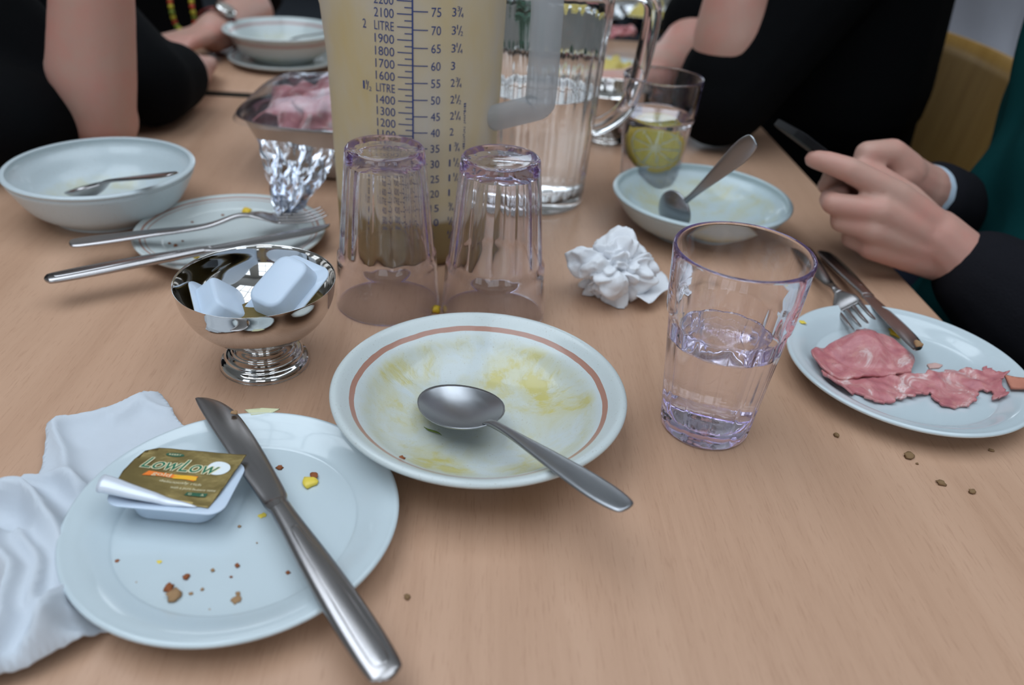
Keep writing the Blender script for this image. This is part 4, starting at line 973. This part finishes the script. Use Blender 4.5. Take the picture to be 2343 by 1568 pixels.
# ------------------------------------------------------------------ food on the second table
P_W = at(1395, 172, 0.01); P_W.z = Z0
ceramic('dinner_plate', 'white plate with yellow potato salad on the second table', 'plate', P_W, plate_profile(0.098, 0.018, 0.066), CERAMIC)
YF = mat('yellow_food', (0.62, 0.50, 0.14), 0.5); _n = NT(YF); _n.bump(_n.noise(_n.coord((1, 1, 1)), 120, 3), 0.6, 0.004)
def heap(name, label, cat, c, rx, ry, h, m, seed):
    n = 34; V, F = [], []
    for i in range(n + 1):
        for j in range(n + 1):
            a, b = 2 * i / n - 1, 2 * j / n - 1; x = a * math.sqrt(1 - b * b / 2); y = b * math.sqrt(1 - a * a / 2); rr = min(1, math.hypot(x, y))
            V.append((x * rx, y * ry, h * (1 - rr ** 2) * (0.8 + 0.7 * abs(N(x * 3, y * 3, seed))) + 0.25 * h * N(x * 8, y * 8, seed) * (1 - rr)))
    for i in range(n):
        for j in range(n): q = i * (n + 1) + j; F.append((q, q + n + 1, q + n + 2, q + 1))
    F.append(tuple([j for j in range(n, -1, -1)] if False else [i * (n + 1) for i in range(n + 1)][::-1][:0]) or (0, 1, n + 2))
    o = new_mesh(name, V, F[:-1], m, loc=c); return tag(o, label, cat)
heap('potato_salad', 'heap of yellow potato salad on the white plate of the second table', 'food', P_W + Vector((0.0, -0.005, 0.0065)), 0.058, 0.05, 0.030, YF, 4)
for k, (px, py, lab, flab, fm) in enumerate([(1485, 84, 'steel tray with yellow food beside the black sleeved elbow', 'yellow sliced food heaped in the tray beside the black sleeved elbow', YF), (1345, 84, 'steel tray with pale yellow food seen through the pitcher', 'pale yellow food heaped in the tray behind the pitcher', YF)]):
    p = at(px, py, 0.0); p.z = Z0
    t = thing('serving_tray', lab, 'tray', mtx=frame(p + Vector((0, 0.065, 0)), (math.cos(TYAW), math.sin(TYAW), 0)))
    V, F = rings_mesh([[(x, y, z * 0.62) for x, y in oval(0.135 * a, 0.150 * b, 48, 4)] for a, b, z in rg]); weld(new_mesh('pan', V, F, TRAYM, t), 1e-7)
    heap('sliced_food', flab, 'food', p + Vector((0, 0.065, 0.012)), 0.052, 0.056, 0.048, fm, 9 + k)
o = folded_slice('pink ham slice at the edge of the yellow food tray', at(1420, 82, 0.035), 0.2, 0.05, 0.03, 0.012, None)
# bowl of green salad leaves
LEAF = mat('salad_leaf', (0.010, 0.085, 0.050), 0.45)
P_G = at(1192, 72, 0.0); P_G.z = Z0
t = thing('salad_bowl', 'small steel bowl behind the pitcher holding dark green leaves', 'bowl', P_G)
V, F = lathe(bowl_profile(0.06, 0.04, 0.03, 0.003), 64); weld(new_mesh('shell', V, F, TRAYM, t))
sl = thing('salad', 'dark green salad leaves heaped in the small steel bowl', 'salad', P_G + Vector((0, 0, 0.02)))
for i in range(12):
    a = i * 2.4; rr = 0.012 + 0.022 * (i / 12); nn = 8; V, F = [], []
    for u in range(nn + 1):
        for v in range(nn + 1):
            x = (u / nn - 0.5); y = (v / nn - 0.5); wv_ = 0.07 * (1 - (2 * y) ** 2 * 0.6) * (1 - 0.3 * (2 * x) ** 2)
            V.append((x * wv_, y * 0.075, 0.006 * math.sin(x * 9) + 0.008 * N(x * 4, y * 4, i) - 0.03 * y * y))
    for u in range(nn):
        for v in range(nn): q = u * (nn + 1) + v; F.append((q, q + nn + 1, q + nn + 2, q + 1))
    o = new_mesh('leaf', V, F, LEAF, sl); o.location = (rr * math.cos(a), rr * math.sin(a), 0.016 + 0.055 * (1 - i / 12)); o.rotation_euler = (R.uniform(-.7, .7), R.uniform(-.7, .7), a)
    md = o.modifiers.new('t', 'SOLIDIFY'); md.thickness = 0.0008

# ------------------------------------------------------------------ chairs
def chair(label, x, y, face, m=CHAIRW, back_top=0.83, group='plywood chairs at the tables', bw=0.40, rake=0.10):
    """face: direction (degrees) the sitter looks"""
    a = math.radians(face); t = thing('plywood_chair', label, 'chair', mtx=TR((x, y, 0)) @ RM(a, 4, 'Z'), group=group)
    def shell(name, fn, nu, nv):
        V = [fn(i / nu, j / nv) for i in range(nu + 1) for j in range(nv + 1)]
        F = [(i * (nv + 1) + j, (i + 1) * (nv + 1) + j, (i + 1) * (nv + 1) + j + 1, i * (nv + 1) + j + 1) for i in range(nu) for j in range(nv)]
        o = new_mesh(name, V, F, m, t); md = o.modifiers.new('t', 'SOLIDIFY'); md.thickness = 0.012; md.offset = 0; return o
    shell('seat', lambda u, v: (-0.20 + 0.42 * u, (v - 0.5) * 0.40, 0.445 - 0.012 * math.sin(math.pi * u) - (0.02 * max(0, (u - 0.8) / 0.2) ** 2) + 0.012 * (2 * v - 1) ** 2), 12, 10)
    shell('backrest', lambda u, v: (-0.215 - rake * u + 0.03 * (2 * v - 1) ** 2, (v - 0.5) * bw, 0.56 + (back_top - 0.56) * u), 10, 12)
    for sy in (-0.18, 0.18):
        V, F = tube(spline([(-0.245, sy * 1.02, 0.001), (-0.215, sy, 0.42), (-0.235, sy, 0.56), (-0.235 - rake * 0.6, sy, back_top - 0.08)], 5), 0.0105, 10); new_mesh('leg', V, F, TUBE, t)
        V, F = tube([(0.20, sy * 1.03, 0.001), (0.17, sy, 0.425)], 0.0105, 10); new_mesh('leg', V, F, TUBE, t)
    return t

# ------------------------------------------------------------------ people
def hand_relaxed(wr, dirv, palm_n, sgn, r=0.0085, curl=0.5, ln=1.0):
    """loose hand at wrist wr pointing along dirv; palm_n points out of the palm; sgn gives the thumb side"""
    d = Vector(dirv).normalized(); n = Vector(palm_n); n = (n - d * n.dot(d)).normalized(); s = d.cross(n) * sgn
    caps = []; K = [(0.030, 0.080, (0.040, 0.025, 0.020)), (0.010, 0.086, (0.045, 0.028, 0.022)), (-0.010, 0.083, (0.042, 0.026, 0.021)), (-0.028, 0.075, (0.032, 0.020, 0.018))]
    for i, (so, mo, seg) in enumerate(K):
        base = wr + d * (0.02 * ln) + s * (so * 0.55); mc = wr + d * (mo * ln) + s * so
        caps.append((base, mc, 0.0145, 0.0118)); p = mc; a = 0.25 * curl
        for j, L_ in enumerate(seg):
            a += curl * (0.55 if j else 0.35); q = p + (d * math.cos(a) + n * math.sin(a)) * L_ * ln
            caps.append((p, q, r * (1.0 - 0.08 * j), r * (0.94 - 0.10 * j))); p = q
    th = wr + d * 0.022 + s * 0.020; p1 = th + (d * 0.75 + s * 0.62 + n * 0.25).normalized() * 0.042; p2 = p1 + (d * 0.93 + s * 0.25 + n * 0.3).normalized() * 0.032; p3 = p2 + (d * 0.98 + n * 0.25).normalized() * 0.024
    caps += [(wr + d * 0.01, p1, 0.017, 0.0115), (p1, p2, 0.0112, 0.0098), (p2, p3, 0.0098, 0.0078)]
    return caps
def vz(v, dz): return Vector((v[0], v[1], v[2] + dz))
def person(label, hip, face, arms, top_m, hair_m, sleeves, skin_extra=(), top_extra=(), voxel=0.006, lean=0.0, disp=None, trousers=DENIM, sm=8):
    """hip: seat point (x,y); face: degrees; arms: list of skin capsules; sleeves: list of cloth capsules"""
    a = math.radians(face); f = Vector((math.cos(a), math.sin(a), 0)); s = Vector((-math.sin(a), math.cos(a), 0))
    h0 = Vector((hip[0], hip[1], 0.56)); P = lambda fx, sx, z: h0 + f * (fx + lean * (z - 0.56)) + s * sx + Vector((0, 0, z - 0.56))
    t = thing('person', label, 'person', (hip[0], hip[1], 0))
    t.location = (0, 0, 0)
    nk, hd = P(0.005, 0, 1.12), P(0.035, 0, 1.265)
    body = [(P(0, 0, 0.62), P(0, 0, 1.0), 0.10, 0.09), (P(0, -0.10, 1.02), P(0, 0.10, 1.02), 0.05, 0.05), (P(0, 0, 1.03), nk, 0.055, 0.052), (nk, hd, 0.052, 0.06)] + list(arms) + list(skin_extra)
    for sx in (-0.09, 0.09):
        body += [(P(0, sx, 0.56), P(0.38, sx * 1.2, 0.53), 0.06, 0.045), (P(0.38, sx * 1.2, 0.53), P(0.36, sx * 1.2, 0.10), 0.045, 0.035), (P(0.36, sx * 1.2, 0.06), P(0.48, sx * 1.3, 0.045), 0.034, 0.03)]
    head = [(tuple(hd + Vector((0, 0, 0.03))), 0.088, 44, 28, (1, 0.86, 1.18)), (tuple(hd + f * 0.032 + Vector((0, 0, -0.042))), 0.051, 36, 20, (1, 1, 1)), (tuple(hd + f * 0.098 + Vector((0, 0, -0.005))), 0.0135, 20, 12, (1, 0.8, 1.7))]
    for sx in (-1, 1): head.append((tuple(hd + s * (0.078 * sx) + Vector((0, 0, 0.005))), 0.022, 20, 12, (0.8, 0.5, 1.3)))
    organic('body', body, SKIN, t, voxel, sm, head)
    EYE = mat('eye', (0.6, 0.6, 0.6), 0.2)
    for sx in (-1, 1):
        ec = hd + f * 0.0735 + s * (0.031 * sx) + Vector((0, 0, 0.024)); V, F = sphere_vf(ec, 0.0115, 14, 10); ey = new_mesh('eye', V, F, EYE, t)
        V, F = sphere_vf(ec + f * 0.0068, 0.0056, 10, 8); new_mesh('iris', V, F, mat('iris', (0.05, 0.03, 0.02), 0.2), ey)
        V, F = tube(spline([hd + f * 0.077 + s * (0.016 * sx) + Vector((0, 0, 0.046)), hd + f * 0.076 + s * (0.031 * sx) + Vector((0, 0, 0.050)), hd + f * 0.064 + s * (0.046 * sx) + Vector((0, 0, 0.046))], 4), 0.003, 8); new_mesh('eyebrow', V, F, hair_m, t)
    V, F = tube(spline([hd + f * 0.073 - s * 0.022 + Vector((0, 0, -0.052)), hd + f * 0.082 + Vector((0, 0, -0.054)), hd + f * 0.073 + s * 0.022 + Vector((0, 0, -0.052))], 5), 0.0042, 8); new_mesh('mouth', V, F, mat('lips', (0.40, 0.13, 0.12), 0.4), t)
    organic('hair', [(hd - f * 0.02 + Vector((0, 0, 0.075)), hd - f * 0.055 + Vector((0, 0, -0.06)), 0.085, 0.075)], hair_m, t, 0.008, 5, [(tuple(hd - f * 0.012 + Vector((0, 0, 0.062))), 0.096, 14, 9, (1, 0.95, 1.0))])
    cl = [(P(0, 0, 0.60), P(0, 0, 0.80), 0.145, 0.135), (P(0, -0.06, 0.80), P(0.01, -0.07, 0.99), 0.115, 0.105), (P(0, 0.06, 0.80), P(0.01, 0.07, 0.99), 0.115, 0.105), (P(0, -0.13, 1.03), P(0, 0.13, 1.03), 0.062, 0.062), (P(-0.005, 0, 1.02), P(-0.005, 0, 1.075), 0.075, 0.066)] + list(sleeves) + list(top_extra)
    organic('top', cl, top_m, t, max(voxel, 0.005), 7, disp=disp)
    tr = []
    for sx in (-0.09, 0.09): tr += [(P(-0.02, sx, 0.58), P(0.38, sx * 1.2, 0.555), 0.088, 0.068), (P(0.38, sx * 1.2, 0.55), P(0.36, sx * 1.2, 0.12), 0.066, 0.052)]
    organic('trousers', tr + [(P(0, -0.08, 0.58), P(0, 0.08, 0.58), 0.10, 0.10)], trousers, t, 0.010, 6)
    for sx in (-0.09, 0.09): organic('shoe', [(P(0.34, sx * 1.2, 0.045), P(0.54, sx * 1.35, 0.036), 0.040, 0.032)], DARK, t, 0.008, 4)
    return t, P

# --- person with the raised bare forearm on the left
e1 = at(236, 290, 0.036); w1 = atd(212, -70, e1.y - 0.005) 
sh1 = Vector((-0.80, 0.90, 1.05))
fa = [(e1, e1.lerp(w1, 0.36) + Vector((-0.008, 0, 0)), 0.033, 0.043), (e1.lerp(w1, 0.36) + Vector((-0.008, 0, 0)), w1, 0.043, 0.037)]
ua = [(e1 + Vector((0.0, 0.012, 0.004)), e1.lerp(sh1, 0.5), 0.032, 0.042), (e1.lerp(sh1, 0.5), sh1, 0.048, 0.055)]
hd1 = hand_relaxed(w1, (-0.15, 0.0, 1), (-1, 0.2, 0), 1, curl=1.6)
person('person in a black top with one bare forearm propped up on the table', (-0.99, 0.93), 0, fa + ua + hd1 + [(sh1, Vector((-0.93, 0.93, 1.03)), 0.055, 0.06)], BLACK, HAIR['dark'],
       [(e1.lerp(sh1, 0.13) + Vector((-0.01, 0.012, 0.004)), e1.lerp(sh1, 0.5), 0.046, 0.068), (e1.lerp(sh1, 0.5), sh1, 0.062, 0.075), (sh1, Vector((-0.95, 0.93, 1.02)), 0.078, 0.10), (Vector((-0.88, 1.08, 1.02)), Vector((-0.78, 1.06, 0.80)), 0.07, 0.06), (Vector((-0.88, 0.93, 0.62)), Vector((-0.82, 0.92, 0.98)), 0.14, 0.12), (Vector((-0.74, 0.80, 0.66)), Vector((-0.78, 0.86, 0.95)), 0.10, 0.10), (at(120, 268, 0.045), at(20, 275, 0.055), 0.042, 0.052), (at(20, 275, 0.055), Vector((-0.80, 0.84, 0.86)), 0.052, 0.09)])
chair('plywood chair of the person propping up a bare forearm', -1.02, 0.93, 0)

# --- person in black with folded arms, beads and a watch
e2 = at(574, 30, 0.040); wr2 = at(488, 76, 0.036); hn2 = at(400, 98, 0.034)
er2 = at(345, 200, 0.047); sr2 = Vector((-0.98, 1.36, 1.05)); sl2 = Vector((-0.72, 1.72, 1.05))
a2 = [(e2, wr2, 0.039, 0.030), (e2, sl2, 0.039, 0.05), (sl2, Vector((-0.95, 1.58, 1.03)), 0.055, 0.06), (er2, sr2, 0.045, 0.05), (sr2, Vector((-0.98, 1.5, 1.03)), 0.055, 0.06), (er2, at(440, 165, 0.028), 0.035, 0.027)]
a2 += hand_relaxed(wr2, hn2 - wr2, (0, -0.2, -1), -1, curl=0.9) + hand_relaxed(at(440, 165, 0.028), Vector((-0.40, 0.85, -0.02)), (0, 0, -1), 1, curl=0.5, ln=0.7)
p2, _ = person('person in black with folded arms, a bead necklace and a wristwatch', (-1.00, 1.52), -28, a2, BLACK, HAIR['brown'],
       [(e2.lerp(sl2, 0.12) + Vector((0.012, 0.03, 0.0)), sl2, 0.058, 0.072), (sl2, Vector((-0.93, 1.56, 1.02)), 0.075, 0.09), (er2 + Vector((0, 0, 0.004)), er2.lerp(sr2, 0.5), 0.049, 0.070), (er2.lerp(sr2, 0.5), sr2, 0.075, 0.08), (er2 + Vector((0.0, 0, 0.002)), at(398, 175, 0.045), 0.048, 0.042), (sr2, Vector((-0.98, 1.48, 1.02)), 0.08, 0.09), (Vector((-0.86, 1.46, 0.60)), Vector((-0.80, 1.42, 0.98)), 0.16, 0.15), (Vector((-0.66, 1.46, 0.70)), Vector((-0.70, 1.45, 0.95)), 0.09, 0.10)])
chair('plywood chair of the person with folded arms and beads', -1.03, 1.53, -28)
# watch on that wrist
wd_ = (e2 - wr2).normalized(); wc = wr2.lerp(e2, 0.10)
mw = frame(wc, wd_)
wt = thing('wristwatch', 'steel wristwatch with a red strap on the wrist of the beaded person', 'watch', mtx=mw)
def band(r0, w, th):
    rings = []
    for j in range(40):
        t = 2 * math.pi * j / 40; c, s_ = math.cos(t), math.sin(t)
        rings.append([(x, (r0 + k) * c, (r0 + k) * s_) for x, k in ((-w, 0), (w, 0), (w, th), (-w, th))])
    V = [v for r in rings for v in r]; F = []
    for j in range(40):
        for k in range(4): F.append((j * 4 + k, ((j + 1) % 40) * 4 + k, ((j + 1) % 40) * 4 + (k + 1) % 4, j * 4 + (k + 1) % 4))
    return V, F
V, F = band(0.0335, 0.0055, 0.0025); weld(new_mesh('strap', V, F, mat('red_brown_leather', (0.16, 0.02, 0.015), 0.6), wt))
V, F = lathe([(0.0001, 0.0), (0.0155, 0.0), (0.0165, 0.003), (0.0155, 0.0075), (0.0001, 0.008)], 32); o = weld(new_mesh('case', V, F, CHROME, wt)); o.location = (0, -0.016, 0.030); o.rotation_euler = (0.5, 0, 0)
V, F = lathe([(0.0001, 0.0002), (0.0125, 0.0002), (0.0125, 0.0008), (0.0001, 0.0008)], 32); o = weld(new_mesh('dial', V, F, mat('watch_dial', (0.35, 0.33, 0.30), 0.25), wt)); o.location = (0, -0.0198, 0.0370); o.rotation_euler = (0.5, 0, 0)
# bead necklace
nb = thing('bead_necklace', 'yellow and red bead necklace hanging down to the folded hands', 'necklace', (0, 0, 0))
BY, BR_, BG = mat('yellow_bead', (0.42, 0.36, 0.02), 0.3), mat('red_bead', (0.40, 0.04, 0.015), 0.3), mat('green_bead', (0.16, 0.22, 0.02), 0.3)
yy = wr2.y + 0.01
np_ = spline([atd(372, -190, yy + 0.20), atd(383, -60, yy + 0.05), atd(390, 10, yy), atd(402, 55, yy), atd(420, 73, yy - 0.01), atd(436, 73, yy - 0.01), atd(446, 50, yy), atd(438, 5, yy), atd(436, -70, yy + 0.05), atd(445, -190, yy + 0.20)], 10)
bv = sphere_vf((0, 0, 0), 0.0042, 10, 6); bme = {}
for k, m in (('y', BY), ('r', BR_), ('g', BG)):
    o = new_mesh('bead', *bv, m); bme[k] = o.data; bpy.data.objects.remove(o)
acc = 0; last = np_[0]; i = 0
for p in [np_[k].lerp(np_[k + 1], q / 6) for k in range(len(np_) - 1) for q in range(6)]:
    acc += (p - last).length; last = p
    if acc > 0.0074: acc = 0; o = link('bead', bme['yrgyryg'[i % 7]], nb); o.location = p; i += 1

# --- person beyond on the right: bare elbow, short black sleeve
e3 = at(1552, 150, 0.048); w3 = at(1490, 185, 0.045); s3 = Vector((0.45, 1.60, 1.04))
person('person in a black short sleeved top leaning a bare elbow on the second table', (0.60, 1.70), 180, [(e3, w3, 0.047, 0.035), (e3, s3, 0.045, 0.05), (s3, Vector((0.58, 1.68, 1.02)), 0.055, 0.06)] + hand_relaxed(w3, Vector((-0.9, -0.3, -0.02)), (0, 0, -1), 1, curl=0.7), BLACK, HAIR['brown'],
       [(e3.lerp(s3, 0.14) + Vector((0, 0.02, 0.015)), s3, 0.058, 0.07), (s3, Vector((0.58, 1.68, 1.02)), 0.075, 0.09)])
chair('plywood chair of the person with the short black sleeve', 0.56, 1.70, 180, back_top=0.74, rake=0.03)

# --- person in long black sleeves at the table corner, chin on hand
e4 = at(1652, 222, 0.062); w4 = atd(1700, -95, e4.y + 0.0); s4 = Vector((0.42, 1.09, 1.06))
fa4 = [(e4, e4.lerp(w4, 0.45), 0.040, 0.046), (e4.lerp(w4, 0.45), w4, 0.046, 0.032), (e4, s4, 0.042, 0.05), (s4, Vector((0.47, 1.22, 1.02)), 0.055, 0.06)]
e4b = Vector((0.42, 1.42, Z0 + 0.04))
fa4 += [(Vector((0.46, 1.40, 1.03)), e4b, 0.045, 0.038), (e4b, atd(1815, -60, 1.22), 0.038, 0.030)]
h4 = at(1762, 245, -0.02); fa4 += [(Vector((0.42, 1.12, 0.72)), h4, 0.035, 0.030)] + hand_relaxed(h4, at(1818, 355, -0.06) - h4, (1, 0, 0), 1, curl=0.6)
person('person in a long sleeved black top at the table corner, forearm raised', (0.435, 1.22), 183, fa4 + hand_relaxed(w4, (0.1, 0, 1), (1, 0, 0), 1, curl=1.4), BLACK, HAIR['dark'],
       [(e4 + Vector((0.0, 0, 0.0)), e4.lerp(s4, 0.5), 0.062, 0.070), (e4.lerp(s4, 0.5), s4, 0.070, 0.078), (e4, e4.lerp(w4, 0.16), 0.058, 0.056), (s4, Vector((0.47, 1.22, 1.02)), 0.08, 0.10), (Vector((0.46, 1.40, 1.03)), Vector((0.44, 1.41, 0.90)), 0.07, 0.055)])

# --- person with the phone: hands in view
YL = 0.668
def q(px, py, y=YL): return atd(px, py, y)
wl = q(2190, 590, YL - 0.005)
mcp = [q(2050, 446, YL), q(2012, 484, YL - 0.012), q(1996, 526, YL - 0.014), q(1995, 562, YL - 0.010)]
hand = [(wl, q(2140, 540, YL), 0.027, 0.024)]
for mpt, off in zip(mcp, ((2165, 545), (2155, 560), (2150, 580), (2150, 598))):
    hand.append((q(off[0], off[1], YL), mpt, 0.0185, 0.0128))
hand += chain([(mcp[0], .0125), (q(1942, 388, YL + 0.004), .0108), (q(1893, 371, YL + 0.012), .0096), (q(1862, 364, YL + 0.020), .0080)])       # index along the phone
hand += chain([(mcp[1], .0118), (q(1906, 466, YL - 0.004), .0098), (q(1898, 455, YL + 0.018), .0092), (q(1925, 440, YL + 0.030), .0080)])      # middle, curled behind
hand += chain([(mcp[2], .0112), (q(1924, 508, YL - 0.004), .0092), (q(1922, 492, YL + 0.018), .0088), (q(1950, 476, YL + 0.028), .0078)])      # ring
hand += chain([(mcp[3], .0106), (q(1946, 547, YL + 0.002), .0082), (q(1946, 530, YL + 0.020), .0078), (q(1968, 515, YL + 0.028), .0070)])      # little
hand += chain([(q(2150, 540, YL + 0.012), .018), (q(2075, 452, YL + 0.036), .0135), (q(2012, 405, YL + 0.045), .0105), (q(1962, 388, YL + 0.045), .0085)])   # thumb on the screen side
# right hand behind: bent thumb on the screen, fingers under the phone
YR = YL + 0.075
wr5 = q(2105, 432, YR + 0.02)
hand += [(wr5, q(2055, 395, YR), 0.025, 0.022)]
hand += chain([(q(2070, 395, YR), .020), (q(2040, 352, YR - 0.006), .0140), (q(1985, 352, YR - 0.016), .0118), (q(1966, 400, YR - 0.024), .0088)])      # thumb, knuckle up
for (x1, y1), (x2, y2), (x3, y3), rr in [((2030, 400), (1945, 385), (1900, 405), .0095), ((2035, 420), (1935, 415), (1890, 425), .0095), ((2040, 440), (1945, 445), (1905, 440), .009), ((2045, 455), (1965, 470), (1930, 460), .0082)]:
    hand += chain([(q(2065, 415, YR), .018), (q(x1, y1, YR), .0125), (q(x2, y2, YR - 0.006), rr), (q(x3, y3, YR - 0.022), rr * 0.85)])
el5 = Vector((0.545, 0.60, Z0 - 0.06)); er5 = Vector((0.60, 0.93, Z0 - 0.06)); sl5 = Vector((0.68, 0.64, 1.04)); sr5 = Vector((0.73, 0.95, 1.03))
hand += [(wl, el5, 0.026, 0.040), (el5, sl5, 0.042, 0.05), (wr5, er5, 0.026, 0.040), (er5, sr5, 0.042, 0.05), (sl5, Vector((0.7, 0.78, 1.02)), 0.05, 0.06), (sr5, Vector((0.7, 0.86, 1.02)), 0.05, 0.06)]
def folds(co):
    x, y, z = co[:, 0], co[:, 1], co[:, 2]
    return 0.007 * np.sin(38 * y + 16 * z + 3 * np.sin(9 * z)) + 0.004 * np.sin(70 * y - 30 * z + 2 * np.sin(14 * y))
p5, P5 = person('person in a deep green top and charcoal cardigan holding a phone in both hands', (0.70, 0.82), 180, hand, GREEN, HAIR['fair'], [(Vector((0.605, 0.80, 0.60)), Vector((0.625, 0.82, 0.98)), 0.135, 0.135), (Vector((0.57, 0.775, 0.58)), Vector((0.61, 0.80, 0.82)), 0.135, 0.13)], voxel=0.0026, sm=3, disp=folds)
cl0 = wl.lerp(el5, 0.16); cr0 = wr5.lerp(er5, 0.13)
organic('cardigan', [(cl0, cl0.lerp(el5, 0.25), 0.043, 0.054), (cl0.lerp(el5, 0.25), el5, 0.054, 0.064), (el5, sl5, 0.066, 0.085), (cr0, er5, 0.036, 0.050), (er5, sr5, 0.052, 0.075), (sl5, Vector((0.77, 0.74, 0.95)), 0.08, 0.12), (sr5, Vector((0.77, 0.90, 0.95)), 0.08, 0.12), (Vector((0.78, 0.80, 0.62)), Vector((0.78, 0.81, 0.98)), 0.13, 0.13), (Vector((0.66, 0.66, 0.60)), Vector((0.68, 0.68, 0.95)), 0.06, 0.06)], NAVYK, p5, 0.005, 5)
organic('shirt_cuff', [(wr5.lerp(er5, 0.06), wr5.lerp(er5, 0.12), 0.0285, 0.030)], mat('pale_blue_cuff', (0.45, 0.55, 0.65), 0.8), p5, 0.004, 3)
chair('plywood chair of the person holding the phone', 0.76, 0.82, 180)
chair('plywood chair behind the person at the table corner, its broad back in view', 0.42, 1.245, 183, back_top=0.845, rake=0.03)
# phone
pa, pb, pc = q(1797, 291, YL + 0.052), q(1975, 425, YL + 0.052), None
xd = (pb - pa).normalized(); ph = thing('mobile_phone', 'slim dark mobile phone held in both hands', 'phone', mtx=frame(pa, xd, (0.62, 0.12, 0.72)))
PL = 0.128
V, F = rings_mesh([[(x + PL / 2, y, z) for x, y in rrect(PL - e, 0.066 - e, 0.009, 5)] for e, z in ((0.003, -0.0035), (0, -0.0027), (0, 0.0030), (0.003, 0.0040))]); o = new_mesh('case', V, F, mat('black_phone_case', (0.006, 0.006, 0.007), 0.6, spec=0.15), ph); sharp(o)
V, F = rings_mesh([[(x + PL / 2, y, z) for x, y in rrect(PL - 0.012, 0.058, 0.004, 4)] for z in (0.0039, 0.0044)]); new_mesh('screen', V, F, mat('phone_glass', (0.02, 0.02, 0.022), 0.15, spec=0.3), ph, smooth=False)
V, F = rings_mesh([[(x + PL * 0.80, y - 0.012, z) for x, y in rrect(0.018, 0.011, 0.004, 4)] for z in (-0.0056, -0.0044)]); new_mesh('camera_bump', V, F, mat('phone_lens', (0.05, 0.06, 0.08), 0.1), ph, smooth=False)

# --- person in white farther off
P6 = Vector((1.17, 2.30, 0))
def w6(dx, dy, z): return Vector((P6.x + dx, P6.y + dy, z))
person('person in a loose white shirt sitting at a farther place beyond the plywood chair', (P6.x, P6.y), 165, [(w6(-0.02, -0.19, 1.03), w6(-0.14, -0.22, 0.93), 0.045, 0.04), (w6(-0.14, -0.22, 0.93), w6(-0.30, -0.05, 1.02), 0.04, 0.032), (w6(0.04, 0.2, 1.03), w6(-0.1, 0.26, 0.93), 0.045, 0.04), (w6(-0.1, 0.26, 0.93), w6(-0.30, 0.06, 1.02), 0.04, 0.032)], WHITEC, HAIR['dark'],
       [(w6(-0.02, -0.17, 1.03), w6(-0.10, -0.21, 0.95), 0.075, 0.07), (w6(0.04, 0.17, 1.03), w6(-0.05, 0.24, 0.95), 0.075, 0.07), (w6(-0.04, -0.06, 0.56), w6(-0.01, -0.03, 0.95), 0.19, 0.15)], voxel=0.008, disp=lambda co: 0.008 * np.sin(22 * co[:, 2] + 14 * co[:, 0] + 3 * np.sin(9 * co[:, 0])) + 0.005 * np.sin(40 * co[:, 0] + 18 * co[:, 2]))
chair('orange stained plywood chair of the person in white', P6.x + 0.06, P6.y - 0.02, 165, CHAIRO, 0.80, bw=0.36)
